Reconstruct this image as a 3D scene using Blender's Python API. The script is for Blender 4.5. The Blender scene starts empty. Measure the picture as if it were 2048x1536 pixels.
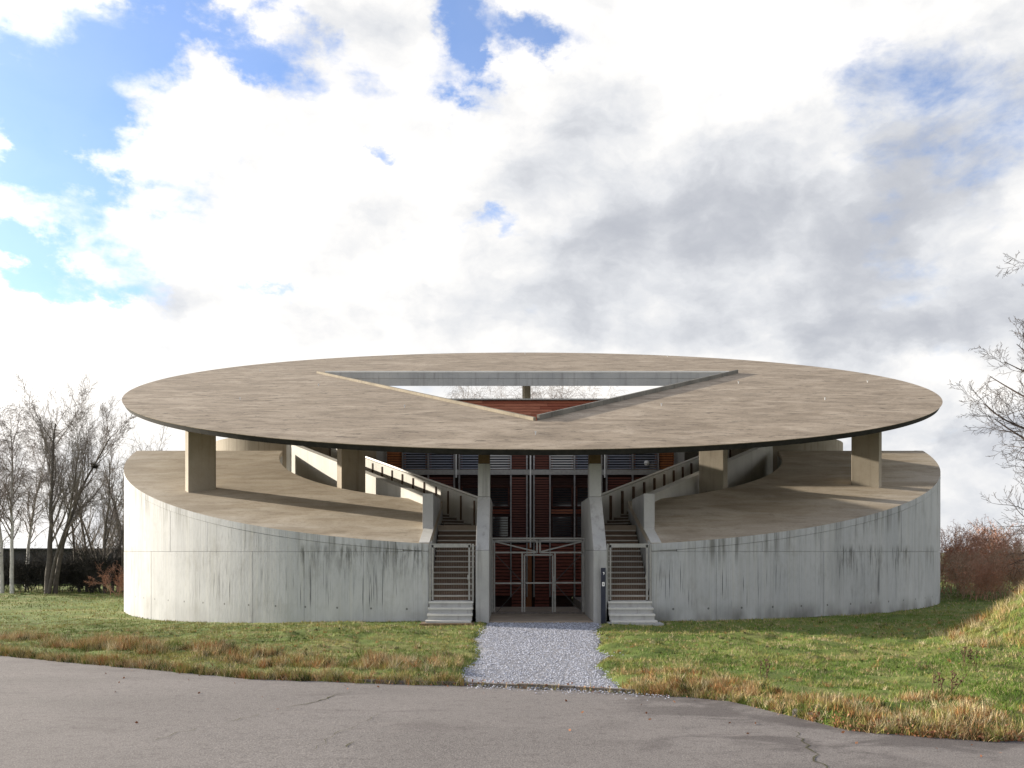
import bpy, bmesh, math, random
import numpy as np
from mathutils import Vector, Matrix

rng = np.random.default_rng(7)
random.seed(7)
S = bpy.context.scene
COL = S.collection
rad = math.radians

# ------------------------------------------------------------------ camera
EYE = 2.4
F = 1800.0                       # focal length in pixels of a 2048 wide frame
cam_d = bpy.data.cameras.new('camera')
cam = bpy.data.objects.new('camera', cam_d)
COL.objects.link(cam)
cam.location = (0, 0, EYE)
cam.rotation_euler = (rad(90), 0, 0)
cam_d.sensor_width = 36
cam_d.lens = F / 2048 * 36
cam_d.shift_y = 335 / 2048
cam_d.clip_start = 0.1
cam_d.clip_end = 6000
S.camera = cam

# ------------------------------------------------------------------ sun, sky, exposure
SUN_EL = 16.4
SUN_AZ = -65.0                   # degrees from +Y, negative towards -X (left, slightly behind the building)
sl = bpy.data.lights.new('sun', 'SUN')
sl.energy = 5.0
sl.angle = rad(0.5)
sl.color = (1.0, 0.89, 0.74)
so = bpy.data.objects.new('sun', sl)
COL.objects.link(so)
sdir = Vector((math.sin(rad(SUN_AZ)) * math.cos(rad(SUN_EL)), math.cos(rad(SUN_AZ)) * math.cos(rad(SUN_EL)), math.sin(rad(SUN_EL))))
so.rotation_euler = sdir.to_track_quat('Z', 'Y').to_euler()
so.location = (-60, 60, 60)

S.view_settings.view_transform = 'Standard'
S.view_settings.look = 'None'
S.view_settings.gamma = 1
S.view_settings.use_curve_mapping = False
S.view_settings.exposure = 1.05


class G:
    """small helper to write node graphs"""
    def __init__(self, nt):
        self.nt = nt

    def n(self, t, **kw):
        nd = self.nt.nodes.new(t)
        for k, v in kw.items():
            setattr(nd, k, v)
        return nd

    def put(self, sock, v):
        if isinstance(v, bpy.types.NodeSocket):
            self.nt.links.new(v, sock)
        elif isinstance(v, (tuple, list)) and len(v) == 3 and sock.type == 'RGBA':
            sock.default_value = (*v, 1)
        else:
            sock.default_value = v

    def m(self, op, a, b=None, c=None, clamp=False):
        nd = self.n('ShaderNodeMath', operation=op, use_clamp=clamp)
        for i, v in enumerate((a, b, c)):
            if v is not None:
                self.put(nd.inputs[i], v)
        return nd.outputs[0]

    def add(self, a, b): return self.m('ADD', a, b)
    def mul(self, a, b): return self.m('MULTIPLY', a, b)
    def sub(self, a, b): return self.m('SUBTRACT', a, b)

    def ss(self, x, e0, e1):
        nd = self.n('ShaderNodeMapRange', interpolation_type='SMOOTHSTEP')
        for i, v in enumerate((x, e0, e1, 0.0, 1.0)):
            self.put(nd.inputs[i], v)
        return nd.outputs[0]

    def noise(self, vec, scale=1.0, detail=4.0, rough=0.55, dist=0.0):
        nd = self.n('ShaderNodeTexNoise')
        self.put(nd.inputs['Vector'], vec)
        nd.inputs['Scale'].default_value = scale
        nd.inputs['Detail'].default_value = detail
        nd.inputs['Roughness'].default_value = rough
        nd.inputs['Distortion'].default_value = dist
        return nd.outputs['Fac']

    def comb(self, x, y, z):
        nd = self.n('ShaderNodeCombineXYZ')
        for i, v in enumerate((x, y, z)):
            self.put(nd.inputs[i], v)
        return nd.outputs[0]

    def sep(self, v):
        nd = self.n('ShaderNodeSeparateXYZ')
        self.put(nd.inputs[0], v)
        return nd.outputs

    def mix(self, f, a, b, blend='MIX'):
        nd = self.n('ShaderNodeMix', data_type='RGBA', blend_type=blend)
        self.put(nd.inputs[0], f)
        self.put(nd.inputs[6], a)
        self.put(nd.inputs[7], b)
        return nd.outputs[2]

    def ramp(self, f, stops):
        nd = self.n('ShaderNodeValToRGB')
        cr = nd.color_ramp
        while len(cr.elements) < len(stops):
            cr.elements.new(0.5)
        for e, (p, c) in zip(cr.elements, stops):
            e.position = p
            e.color = (*c, 1)
        self.put(nd.inputs[0], f)
        return nd.outputs[0]

    def bump(self, h, strength=0.3, dist=0.02):
        nd = self.n('ShaderNodeBump')
        nd.inputs['Strength'].default_value = strength
        nd.inputs['Distance'].default_value = dist
        self.put(nd.inputs['Height'], h)
        return nd.outputs[0]


# ---- world: Nishita sky with a broken layer of cloud
W = bpy.data.worlds.new('World')
S.world = W
W.use_nodes = True
W.node_tree.nodes.clear()
g = G(W.node_tree)
sky = g.n('ShaderNodeTexSky', sky_type='NISHITA')
sky.sun_disc = False
sky.sun_elevation = rad(SUN_EL)
sky.sun_rotation = rad(SUN_AZ % 360)
sky.air_density = 1.0
sky.dust_density = 0.6
sky.ozone_density = 2.0
tc = g.n('ShaderNodeTexCoord')
dx, dy, dz = g.sep(tc.outputs['Generated'])
az = g.m('ARCTAN2', dx, dy)
el = g.m('ARCSINE', dz)


def px2dir(px, py):
    x, y, z = (px - 1024) / F, 1.0, (1103 - py) / F
    return math.atan2(x, y), math.atan2(z, math.hypot(x, y))


vec = g.comb(az, g.mul(el, 1.55), 0.37)
wx = g.sub(g.noise(vec, 5.0, 8, .62), 0.5)
wy = g.sub(g.noise(g.comb(g.add(az, 7.3), g.mul(el, 1.5), 4.1), 5.0, 8, .62), 0.5)


def blobs(lst, warp=0.10):
    acc = None
    ax = g.add(az, g.mul(wx, warp))
    ey = g.add(el, g.mul(wy, warp))
    for (px, py, sx, sy, rot, amp) in lst:
        a0, e0 = px2dir(px, py)
        u = g.sub(ax, a0)
        v = g.sub(ey, e0)
        c, s_ = math.cos(rad(rot)), math.sin(rad(rot))
        u2 = g.mul(g.add(g.mul(u, c), g.mul(v, s_)), F / sx)
        v2 = g.mul(g.sub(g.mul(v, c), g.mul(u, s_)), F / sy)
        q = g.add(g.mul(u2, u2), g.mul(v2, v2))
        e = g.mul(g.m('EXPONENT', g.mul(q, -1.0)), amp)
        acc = e if acc is None else g.add(acc, e)
    return acc


# openings in the cloud where blue shows (sky directions read off the photograph)
holes = blobs([
    (470, 95, 260, 55, -8, 1.00), (180, 60, 200, 80, 0, .55), (50, 260, 100, 120, 0, 1.25), (180, 410, 100, 70, 0, 1.15), (90, 330, 90, 60, 0, .5),
    (60, 590, 220, 46, -6, 1.25), (200, 520, 120, 34, 0, .6), (330, 590, 120, 26, -10, .5), (890, 60, 75, 90, 0, 1.15), (1060, 25, 90, 55, 0, 1.15), (905, 150, 45, 45, 0, .75),
    (820, 335, 46, 36, -35, .95), (960, 505, 95, 34, 0, .75), (810, 520, 70, 28, 0, .6), (525, 545, 55, 22, 0, .8),
    (380, 340, 80, 60, 0, .3), (1980, 200, 180, 110, 0, .35), (1900, 60, 130, 60, 0, .2),
], 0.30)
n_big = g.noise(vec, 3.2, 8, .56, .1)
n_fine = g.noise(g.comb(az, g.mul(el, 1.7), 2.9), 11.0, 7, .6, .2)


cov = g.add(g.mul(g.sub(g.add(g.mul(n_big, .55), g.mul(n_fine, .45)), .5), 3.4), .56)
dens = g.sub(cov, g.mul(holes, 0.80))
dens = g.sub(dens, g.add(g.mul(g.ss(el, .60, 1.0), .75), g.mul(g.ss(g.mul(dy, -1.0), .1, .7), .25)))
# outside the picture the same cloud goes on, with openings of its own
mask = g.add(.10, g.mul(.90, g.ss(dens, -0.30, 0.34)))

grey = blobs([
    (1430, 470, 330, 130, 0, .80), (1250, 330, 260, 110, 0, .35), (1500, 430, 620, 330, 0, .28), (1830, 300, 260, 150, 0, .85), (1900, 560, 260, 120, 0, .6),
    (1700, 640, 200, 70, 0, .45), (900, 610, 200, 60, 0, .25), (1950, 860, 140, 36, 0, .8), (350, 640, 70, 45, 0, .5), (300, 330, 160, 70, 0, .25), (760, 430, 120, 60, 0, .25), (620, 640, 160, 40, 0, .3), (1150, 200, 110, 60, 0, .25),
    (700, 60, 150, 50, 0, .15), (1700, 850, 160, 60, 0, .3), (1750, 670, 420, 110, 0, .45), (1350, 660, 320, 60, 0, .35), (1900, 1000, 260, 160, 0, .6), (1150, 480, 200, 130, 0, .3),
], 0.16)
bright = blobs([
    (1480, 90, 190, 90, 0, .5), (1680, 310, 75, 60, 0, .75), (1840, 720, 70, 34, 0, .7), (560, 380, 330, 240, 0, .22), (100, 780, 320, 120, 0, .45), (1990, 760, 70, 40, 0, .4),
], 0.10)
wv = g.comb(g.add(az, g.mul(wx, .10)), g.add(g.mul(el, 1.5), g.mul(wy, .10)), 6.0)
wv2 = g.comb(g.add(az, g.add(g.mul(wx, .10), -.030)), g.add(g.mul(el, 1.5), g.add(g.mul(wy, .10), .030)), 6.0)
na, nb = g.noise(wv, 5.0, 9, .57), g.noise(wv2, 5.0, 9, .57)
rel = g.add(g.mul(g.sub(na, nb), 1.5), g.mul(g.sub(na, .5), .35))
shade = g.add(g.sub(g.add(g.mul(grey, .62), g.mul(rel, -1.5)), g.mul(bright, .8)), .22)
lit = g.sub(1.0, g.ss(shade, -0.20, 1.45))
cloud = g.ramp(lit, [(0.0, (4.6, 4.8, 5.3)), (0.40, (6.9, 7.05, 7.35)), (0.70, (8.6, 8.55, 8.5)), (1.0, (10.4, 10.05, 9.6))])
skycol = g.mix(1.0, sky.outputs[0], (1.45, 1.72, 2.25), 'MULTIPLY')
# clouds are brighter round the sun
sd = g.n('ShaderNodeVectorMath', operation='DOT_PRODUCT')
g.put(sd.inputs[0], tc.outputs['Generated'])
sd.inputs[1].default_value = tuple(sdir)
glow = g.add(1.0, g.mul(g.ss(sd.outputs['Value'], .70, 1.0), 1.2))
gm = g.n('ShaderNodeVectorMath', operation='SCALE')
g.put(gm.inputs[0], cloud)
g.put(gm.inputs['Scale'], glow)
col = g.mix(mask, skycol, gm.outputs[0])
bg = g.n('ShaderNodeBackground')
bg.inputs['Strength'].default_value = 0.055
g.put(bg.inputs['Color'], col)
W.cycles.sampling_method = 'MANUAL'
W.cycles.sample_map_resolution = 512
out = g.n('ShaderNodeOutputWorld')
W.node_tree.links.new(bg.outputs[0], out.inputs[0])

# ------------------------------------------------------------------ materials
MATS = {}


def newmat(name, rough=0.85):
    m = bpy.data.materials.new(name)
    m.use_nodes = True
    nt = m.node_tree
    b = nt.nodes['Principled BSDF']
    b.inputs['Roughness'].default_value = rough
    b.inputs['Specular IOR Level'].default_value = 0.25
    MATS[name] = m
    return m, G(nt), b


CX, CY = 0.95, 51.1
R = 21.1


def pos(g):
    return g.n('ShaderNodeNewGeometry').outputs['Position']


def mapped(g, v, scale, loc=(0, 0, 0)):
    nd = g.n('ShaderNodeMapping')
    g.put(nd.inputs[0], v)
    nd.inputs['Scale'].default_value = scale
    nd.inputs['Location'].default_value = loc
    return nd.outputs[0]


def mat_wall():
    m, g, b = newmat('wall_concrete', .8)
    p = pos(g)
    x, y, z = g.sep(p)
    arc = g.mul(g.m('ARCTAN2', g.sub(x, CX), g.sub(CY, y)), R)
    v = g.comb(arc, z, 0.0)
    base = g.ramp(g.noise(mapped(g, v, (.5, .25, 1)), 1.0, 5, .6), [(.3, (.40, .415, .435)), (.7, (.51, .52, .53))])
    fine = g.noise(mapped(g, v, (9, 3, 1)), 1.0, 5, .65)
    base = g.mix(g.mul(g.ss(fine, .45, .75), .3), base, (.27, .275, .27))
    # broad pale vertical streaks
    st = g.noise(mapped(g, v, (1.6, .10, 1)), 1.0, 4, .6)
    base = g.mix(g.mul(g.ss(st, .48, .70), .32), base, (.27, .27, .26))
    st2 = g.noise(mapped(g, v, (5.5, .18, 1), (3, 1, 0)), 1.0, 3, .55)
    base = g.mix(g.mul(g.ss(st2, .5, .7), .35), base, (.52, .52, .49))
    # dark algae running down from the joint at 2.4 m
    clus = g.noise(mapped(g, v, (.16, .05, 1), (9.3, 0, 0)), 1.0, 3, .6)
    drip = g.noise(mapped(g, v, (6.5, .7, 1), (1.7, 0, 0)), 1.0, 6, .7)
    below = g.mul(g.ss(z, .9, 2.38), g.sub(1.0, g.ss(z, 2.45, 2.75)))
    d = g.mul(g.mul(g.ss(drip, .44, .66), g.ss(clus, .45, .58)), below)
    base = g.mix(g.mul(d, .85), base, (.075, .078, .07))
    # thin black runs low on the wall
    run = g.noise(mapped(g, v, (15.0, .30, 1), (5.1, 3, 0)), 1.0, 3, .55)
    clus2 = g.noise(mapped(g, v, (.22, .25, 1), (2.3, 7, 0)), 1.0, 3, .6)
    zone = g.mul(g.ss(z, .25, .8), g.sub(1.0, g.ss(z, 1.5, 2.2)))
    d2 = g.mul(g.mul(g.ss(run, .60, .67), g.ss(clus2, .42, .54)), zone)
    base = g.mix(g.mul(d2, .85), base, (.05, .055, .065))
    # streaks under the coping
    topz = g.add(8.5, g.mul(g.sub(y, CY), .292))
    under = g.ss(g.sub(z, topz), -1.0, -.02)
    drip2 = g.noise(mapped(g, v, (4.5, .14, 1), (8.8, 0, 0)), 1.0, 6, .7)
    clus3 = g.noise(mapped(g, v, (.18, .05, 1), (4.4, 2, 0)), 1.0, 3, .6)
    d3 = g.mul(g.mul(g.ss(drip2, .46, .64), under), g.ss(clus3, .42, .58))
    base = g.mix(g.mul(d3, .75), base, (.10, .10, .085))
    # damp stain at the foot
    foot = g.sub(1.0, g.ss(g.add(z, g.mul(g.sub(fine, .5), .5)), .02, .75))
    cl3 = g.noise(mapped(g, v, (.45, .2, 1), (4, 2, 0)), 1.0, 4, .6)
    base = g.mix(g.mul(g.mul(g.mul(foot, g.ss(cl3, .40, .58)), g.add(.18, g.mul(g.ss(arc, 0.0, 4.0), .55))), 1.0), base, (.09, .09, .08))
    bm_ = g.noise(mapped(g, v, (22, .05, 1), (2, 5, 0)), 1.0, 2, .5)
    base = g.mix(g.mul(g.ss(bm_, .52, .66), .28), base, (.22, .225, .22))
    blot = g.noise(mapped(g, v, (.9, .7, 1), (6, 11, 0)), 1.0, 6, .65)
    base = g.mix(g.mul(g.ss(blot, .52, .70), .30), base, (.23, .22, .20))
    # tie-rod holes in a row near the ground
    ux = g.sub(g.m('FRACT', g.mul(arc, 1 / 1.3)), .5)
    hx = g.mul(ux, 1.3)
    hz = g.sub(z, .45)
    dd = g.m('SQRT', g.add(g.mul(hx, hx), g.mul(hz, hz)))
    base = g.mix(g.mul(g.sub(1.0, g.ss(dd, .025, .05)), .75), base, (.06, .06, .055))
    g.put(b.inputs['Base Color'], base)
    g.put(b.inputs['Normal'], g.bump(g.add(fine, g.mul(st2, .4)), .35, .02))


def mat_top(name, c0, c1, c2, streak=(.35, 1.6, 1.6), grime=.6):
    """weathered horizontal concrete with trowel streaks running across"""
    m, g, b = newmat(name, .85)
    p = pos(g)
    n1 = g.noise(mapped(g, p, streak), 1.0, 7, .65, .4)
    n2 = g.noise(mapped(g, p, (.12, .2, .2), (5, 5, 0)), 1.0, 4, .6)
    n3 = g.noise(mapped(g, p, (streak[0] * 3, streak[1] * 4, 3), (1, 9, 0)), 1.0, 5, .7)
    c = g.ramp(n1, [(.30, c0), (.5, c1), (.72, c2)])
    c = g.mix(g.mul(g.ss(n2, .4, .66), .5), c, c1)
    n5 = g.noise(mapped(g, p, (.35, .6, .6), (8, 3, 0)), 1.0, 6, .65, .8)
    c = g.mix(g.mul(g.ss(n5, .50, .66), .45), c, tuple(k * 1.18 for k in c2))
    c = g.mix(g.mul(g.ss(n5, .5, .36), .35), c, tuple(k * .75 for k in c0))
    c = g.mix(g.mul(g.ss(n3, .55, .74), grime), c, tuple(k * .42 for k in c0))
    n4 = g.noise(mapped(g, p, (streak[0] * 1.1, streak[1] * 5, 1), (31, 2, 0)), 1.0, 6, .7)
    c = g.mix(g.mul(g.ss(n4, .61, .72), grime), c, tuple(k * .35 for k in c0))
    n6 = g.noise(mapped(g, p, (streak[0] * 2.0, streak[1] * 1.4, 1), (11, 4, 0)), 1.0, 8, .78, .3)
    c = g.mix(g.mul(g.ss(n6, .54, .64), grime * .85), c, tuple(k * .5 for k in c0))
    c = g.mix(g.mul(g.ss(n6, .42, .34), grime * .45), c, tuple(min(.6, k * 1.2) for k in c2))
    n7 = g.noise(p, 9.0, 5, .75)
    c = g.mix(g.mul(g.ss(n7, .52, .68), .4), c, tuple(k * .6 for k in c0))
    g.put(b.inputs['Base Color'], c)
    g.put(b.inputs['Normal'], g.bump(g.add(n1, g.mul(n3, .5)), .4, .04))


def mat_conc(name, c0, c1, stain=(.12, .11, .095), amt=.5):
    m, g, b = newmat(name, .82)
    p = pos(g)
    n1 = g.noise(p, .7, 6, .6)
    n2 = g.noise(mapped(g, p, (5, 5, .35)), 1.0, 5, .6)
    n3 = g.noise(p, 14, 4, .65)
    c = g.ramp(n1, [(.32, c0), (.68, c1)])
    c = g.mix(g.mul(g.ss(n2, .5, .72), amt), c, stain)
    c = g.mix(g.mul(g.ss(n3, .5, .72), .18), c, tuple(k * .6 for k in c0))
    g.put(b.inputs['Base Color'], c)
    g.put(b.inputs['Normal'], g.bump(g.add(n3, n2), .25, .012))


def mat_plain(name, c0, c1, scale=3.0, rough=.7, metal=0.0, spec=.3, stretch=(1, 1, 1), bump=.15):
    m, g, b = newmat(name, rough)
    p = pos(g)
    n1 = g.noise(mapped(g, p, stretch), scale, 6, .6)
    g.put(b.inputs['Base Color'], g.ramp(n1, [(.3, c0), (.7, c1)]))
    b.inputs['Metallic'].default_value = metal
    b.inputs['Specular IOR Level'].default_value = spec
    if bump:
        g.put(b.inputs['Normal'], g.bump(n1, bump, .01))
    return m, g, b


mat_wall()
mat_top('roof_concrete', (.19, .148, .104), (.30, .243, .178), (.40, .335, .26), (.6, 1.8, 1.8), 1.0)
mat_top('terrace_concrete', (.29, .235, .165), (.385, .33, .255), (.46, .415, .345), (.35, 1.0, 1.0), .35)
mat_conc('pale_concrete', (.50, .50, .475), (.60, .595, .565), (.25, .24, .21), .2)
mat_conc('grey_concrete', (.33, .335, .335), (.43, .43, .42), amt=.4)
mat_conc('curb_concrete', (.17, .145, .105), (.27, .235, .175), (.08, .07, .05), .6)
mat_conc('shaded_stained_concrete', (.11, .105, .09), (.20, .19, .165), (.05, .05, .04), .6)  # right roof curb: stain plus shade of its outer face, both in the colour
mat_conc('tan_concrete', (.30, .265, .21), (.40, .36, .295), (.16, .13, .10), .45)
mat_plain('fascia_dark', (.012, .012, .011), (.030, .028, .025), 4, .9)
mat_plain('bearing_brown', (.11, .075, .045), (.16, .11, .065), 4, .9)
mat_plain('galvanised_steel', (.25, .25, .24), (.36, .355, .34), 8, .55, .3, .4)
mat_plain('steel_post', (.22, .22, .235), (.36, .35, .36), 6, .4, .6, .5)
mat_plain('white_pipe', (.62, .62, .60), (.72, .72, .70), 5, .45)
mat_plain('red_wood', (.070, .022, .014), (.14, .042, .025), 2.2, .65, 0, .3, (1.2, 1, 14), .2)
mat_plain('red_board', (.13, .036, .022), (.24, .068, .040), 2.2, .65, 0, .3, (1.2, 1, 9), .2)
mat_plain('orange_wood', (.24, .085, .03), (.34, .13, .05), 2.2, .6, 0, .3, (14, 1, 1), .2)
mat_plain('dark_wood', (.022, .010, .008), (.050, .019, .014), 2.2, .7, 0, .3, (1.2, 1, 14), .2)
mat_plain('brown_post', (.075, .045, .03), (.12, .07, .045), 5, .7)
mat_plain('tread_plank', (.30, .28, .25), (.42, .40, .37), 3, .75, 0, .3, (1, 6, 6))
mat_plain('riser_wood', (.075, .050, .035), (.13, .085, .06), 3, .8, 0, .3, (1, 6, 6))
mat_plain('slate_slat', (.13, .14, .165), (.20, .21, .24), 3, .45, 0, .4, (1, 1, 10))
mat_plain('pale_slat', (.34, .34, .33), (.48, .47, .44), 1.2, .5, 0, .4, (1, 1, 10))
mat_plain('sign_blue', (.018, .022, .040), (.028, .032, .052), 5, .4)
mat_plain('white_print', (.75, .75, .75), (.82, .82, .82), 5, .5, bump=0)
mat_plain('floor_concrete', (.22, .18, .14), (.34, .28, .22), 1.3, .85)
mat_plain('wire_dark', (.05, .05, .05), (.08, .08, .08), 5, .6)
mg, gg, bb = newmat('window_glass', .06)
gg.put(bb.inputs['Base Color'], gg.ramp(gg.noise(pos(gg), .6, 3, .5), [(.3, (.012, .015, .02)), (.7, (.03, .035, .045))]))
bb.inputs['Specular IOR Level'].default_value = .6

# boards of the gable vary from one to the next
m_, g_, b_ = newmat('board_wood', .7)
oi = g_.n('ShaderNodeObjectInfo')
gr = g_.noise(mapped(g_, pos(g_), (1.0, 1, 16)), 2.0, 5, .6)
cb = g_.ramp(oi.outputs['Random'], [(0, (.24, .068, .040)), (.5, (.32, .105, .06)), (1, (.46, .19, .12))])
cb = g_.mix(g_.mul(g_.ss(gr, .4, .7), .55), cb, (.15, .042, .026))
g_.put(b_.inputs['Base Color'], cb)
g_.put(b_.inputs['Normal'], g_.bump(gr, .2, .01))


def mat_road():
    m, g, b = newmat('asphalt', .9)
    p = pos(g)
    x, y, z = g.sep(p)
    n1 = g.noise(mapped(g, p, (.25, .5, 1)), 1.0, 6, .6, .3)
    sp = g.noise(p, 55, 3, .7)
    sp2 = g.noise(p, 16, 4, .7)
    c = g.ramp(n1, [(.3, (.122, .113, .109)), (.7, (.176, .163, .157))])
    c = g.mix(g.mul(g.ss(sp, .48, .64), .75), c, (.31, .285, .27))
    sp3 = g.noise(mapped(g, p, (1, 1, 1), (7, 3, 0)), 38, 3, .7)
    c = g.mix(g.mul(g.ss(sp3, .54, .66), .7), c, (.045, .038, .037))
    sp4 = g.noise(p, 5.5, 5, .65)
    c = g.mix(g.mul(g.ss(sp4, .5, .68), .35), c, (.075, .064, .062))
    c = g.mix(g.mul(g.ss(sp2, .5, .72), .45), c, (.050, .043, .042))
    # damp and dirty patches along the right hand verge
    dm = g.noise(mapped(g, p, (.6, 1.0, 1), (3.2, 1.1, 0)), 1.0, 5, .6, .5)
    near = g.mul(g.ss(x, .4, 3.0), g.ss(y, 9.2, 11.2))
    c = g.mix(g.mul(g.mul(g.ss(dm, .46, .60), near), .55), c, (.040, .033, .034))
    dm2 = g.noise(mapped(g, p, (.3, .9, 1), (13.2, 8.1, 0)), 1.0, 6, .65, .5)
    c = g.mix(g.mul(g.ss(dm2, .55, .70), .35), c, (.065, .055, .055))
    c = g.mix(g.mul(g.ss(g.noise(mapped(g, p, (.8, 2.2, 1), (2, 17, 0)), 1.0, 5, .6), .64, .72), .35), c, (.25, .225, .21))
    g.put(b.inputs['Base Color'], c)
    g.put(b.inputs['Normal'], g.bump(g.add(sp, sp2), .6, .012))


def mat_lawn():
    m, g, b = newmat('lawn_soil', .95)
    p = pos(g)
    x, y, z = g.sep(p)
    n1 = g.noise(mapped(g, p, (.35, .6, 1)), 1.0, 6, .6, .4)
    n2 = g.noise(p, 2.6, 6, .65)
    n3 = g.noise(p, 24, 4, .7)
    c = g.ramp(n1, [(.3, (.075, .115, .022)), (.5, (.13, .175, .038)), (.7, (.24, .225, .08))])
    c = g.mix(g.mul(g.ss(n2, .52, .70), .6), c, (.10, .072, .040))
    c = g.mix(g.mul(g.ss(n3, .5, .7), .4), c, (.03, .042, .012))
    g.put(b.inputs['Base Color'], c)
    g.put(b.inputs['Normal'], g.bump(g.add(n3, n2), .8, .05))


mat_road()
mat_lawn()
mat_plain('field_grass', (.06, .085, .025), (.14, .14, .06), .05, .95)
mat_plain('gravel_bed', (.14, .142, .16), (.25, .255, .28), 30, .95, bump=.6)
mat_plain('kerb_stone', (.11, .095, .085), (.20, .18, .165), 9, .9)
mat_plain('crack_soil', (.035, .032, .012), (.07, .07, .035), 14, .95)
mat_plain('hedge_dark', (.020, .020, .018), (.045, .042, .036), 4, .95)
mat_plain('shed_dark', (.045, .045, .05), (.07, .07, .075), 1, .9)
mat_plain('bark_grey', (.075, .065, .055), (.13, .115, .10), 6, .9)
mat_plain('bark_birch', (.40, .39, .37), (.62, .61, .58), 3, .8)
mat_plain('twig_grey', (.19, .165, .15), (.28, .25, .225), 4, .9)
mat_plain('twig_dark', (.045, .035, .030), (.085, .066, .056), 4, .9)
mat_plain('twig_birch', (.20, .165, .15), (.29, .25, .225), 4, .9)
mat_plain('twig_tan', (.32, .22, .15), (.50, .37, .27), 4, .9)
mat_plain('twig_red', (.36, .19, .13), (.56, .33, .235), 4, .9)
mat_plain('leaf_brown', (.40, .17, .09), (.62, .30, .17), 3, .85)
mat_plain('stalk_brown', (.07, .043, .026), (.12, .072, .042), 6, .9)


def mat_attr(name, rough=.8):
    m, g, b = newmat(name, rough)
    at = g.n('ShaderNodeAttribute', attribute_name='tint')
    g.put(b.inputs['Base Color'], at.outputs['Color'])
    b.inputs['Specular IOR Level'].default_value = .15


mat_attr('grass_blade')
mat_attr('stone_chip')

# ------------------------------------------------------------------ mesh helpers


def tag(o, label=None, cat=None, group=None, kind=None):
    if label: o['label'] = label
    if cat: o['category'] = cat
    if group: o['group'] = group
    if kind: o['kind'] = kind
    return o


def link(name, me, parent=None, loc=None, rz=0.0):
    o = bpy.data.objects.new(name, me)
    COL.objects.link(o)
    if parent is not None:
        o.parent = parent
    if loc is not None:
        o.location = loc
    if rz:
        o.rotation_euler = (0, 0, rz)
    return o


def empty(name, loc, rz=0.0, parent=None):
    o = link(name, None, parent, loc, rz)
    o.empty_display_size = .3
    return o


class MB:
    def __init__(self):
        self.v, self.f, self.mi = [], [], []

    def raw(self, vs, fs, mi=0):
        k = len(self.v)
        self.v += [tuple(p) for p in vs]
        self.f += [tuple(i + k for i in f) for f in fs]
        self.mi += [mi] * len(fs)
        return self

    def hexa(self, b, t, mi=0):
        return self.raw(list(b) + list(t), [(3, 2, 1, 0), (4, 5, 6, 7), (0, 1, 5, 4), (1, 2, 6, 5), (2, 3, 7, 6), (3, 0, 4, 7)], mi)

    def box(self, x0, x1, y0, y1, z0, z1, mi=0):
        return self.hexa([(x0, y0, z0), (x1, y0, z0), (x1, y1, z0), (x0, y1, z0)], [(x0, y0, z1), (x1, y0, z1), (x1, y1, z1), (x0, y1, z1)], mi)

    def prism(self, poly, z0, z1, mi=0):
        """vertical prism on a ccw plan polygon; z0, z1 numbers or functions of (x, y)"""
        fz = lambda z, p: z(*p) if callable(z) else z
        n = len(poly)
        vs = [(p[0], p[1], fz(z0, p)) for p in poly] + [(p[0], p[1], fz(z1, p)) for p in poly]
        fs = [tuple(range(n))[::-1], tuple(range(n, 2 * n))] + [(i, (i + 1) % n, n + (i + 1) % n, n + i) for i in range(n)]
        return self.raw(vs, fs, mi)

    def profile(self, poly, x0, x1, mi=0):
        """prism on a (y, z) profile (ccw seen from +x), extruded along x"""
        n = len(poly)
        vs = [(x0, p[0], p[1]) for p in poly] + [(x1, p[0], p[1]) for p in poly]
        fs = [tuple(range(n))[::-1], tuple(range(n, 2 * n))] + [(i, (i + 1) % n, n + (i + 1) % n, n + i) for i in range(n)]
        return self.raw(vs, fs, mi)

    def bar(self, a, b, w, h=None, mi=0):
        """square bar from a to b"""
        a, b = Vector(a), Vector(b)
        d = (b - a).normalized()
        up = Vector((0, 1, 0)) if abs(d.y) < .9 else Vector((1, 0, 0))
        s = d.cross(up).normalized()
        u = s.cross(d).normalized()
        h = h or w
        q = [s * w / 2 + u * h / 2, -s * w / 2 + u * h / 2, -s * w / 2 - u * h / 2, s * w / 2 - u * h / 2]
        return self.hexa([a + k for k in q][::-1], [b + k for k in q][::-1], mi)

    def build(self, name, mats, parent=None, loc=None, rz=0.0, smooth=None, bevel=0):
        me = self.mesh(name, mats, smooth)
        o = link(name, me, parent, loc, rz)
        if bevel:
            bv = o.modifiers.new('bevel', 'BEVEL')
            bv.width = bevel
            bv.segments = 2
            bv.limit_method = 'ANGLE'
            bv.angle_limit = rad(40)
        return o

    def mesh(self, name, mats, smooth=None):
        me = bpy.data.meshes.new(name)
        me.from_pydata(self.v, [], self.f)
        mats = [mats] if isinstance(mats, str) else mats
        for m in mats:
            me.materials.append(MATS[m])
        me.polygons.foreach_set('material_index', self.mi)
        bm = bmesh.new()
        bm.from_mesh(me)
        bmesh.ops.recalc_face_normals(bm, faces=bm.faces)
        bm.to_mesh(me)
        bm.free()
        if smooth:
            me.shade_smooth()
            me.set_sharp_from_angle(angle=rad(smooth))
        me.update()
        return me


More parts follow.
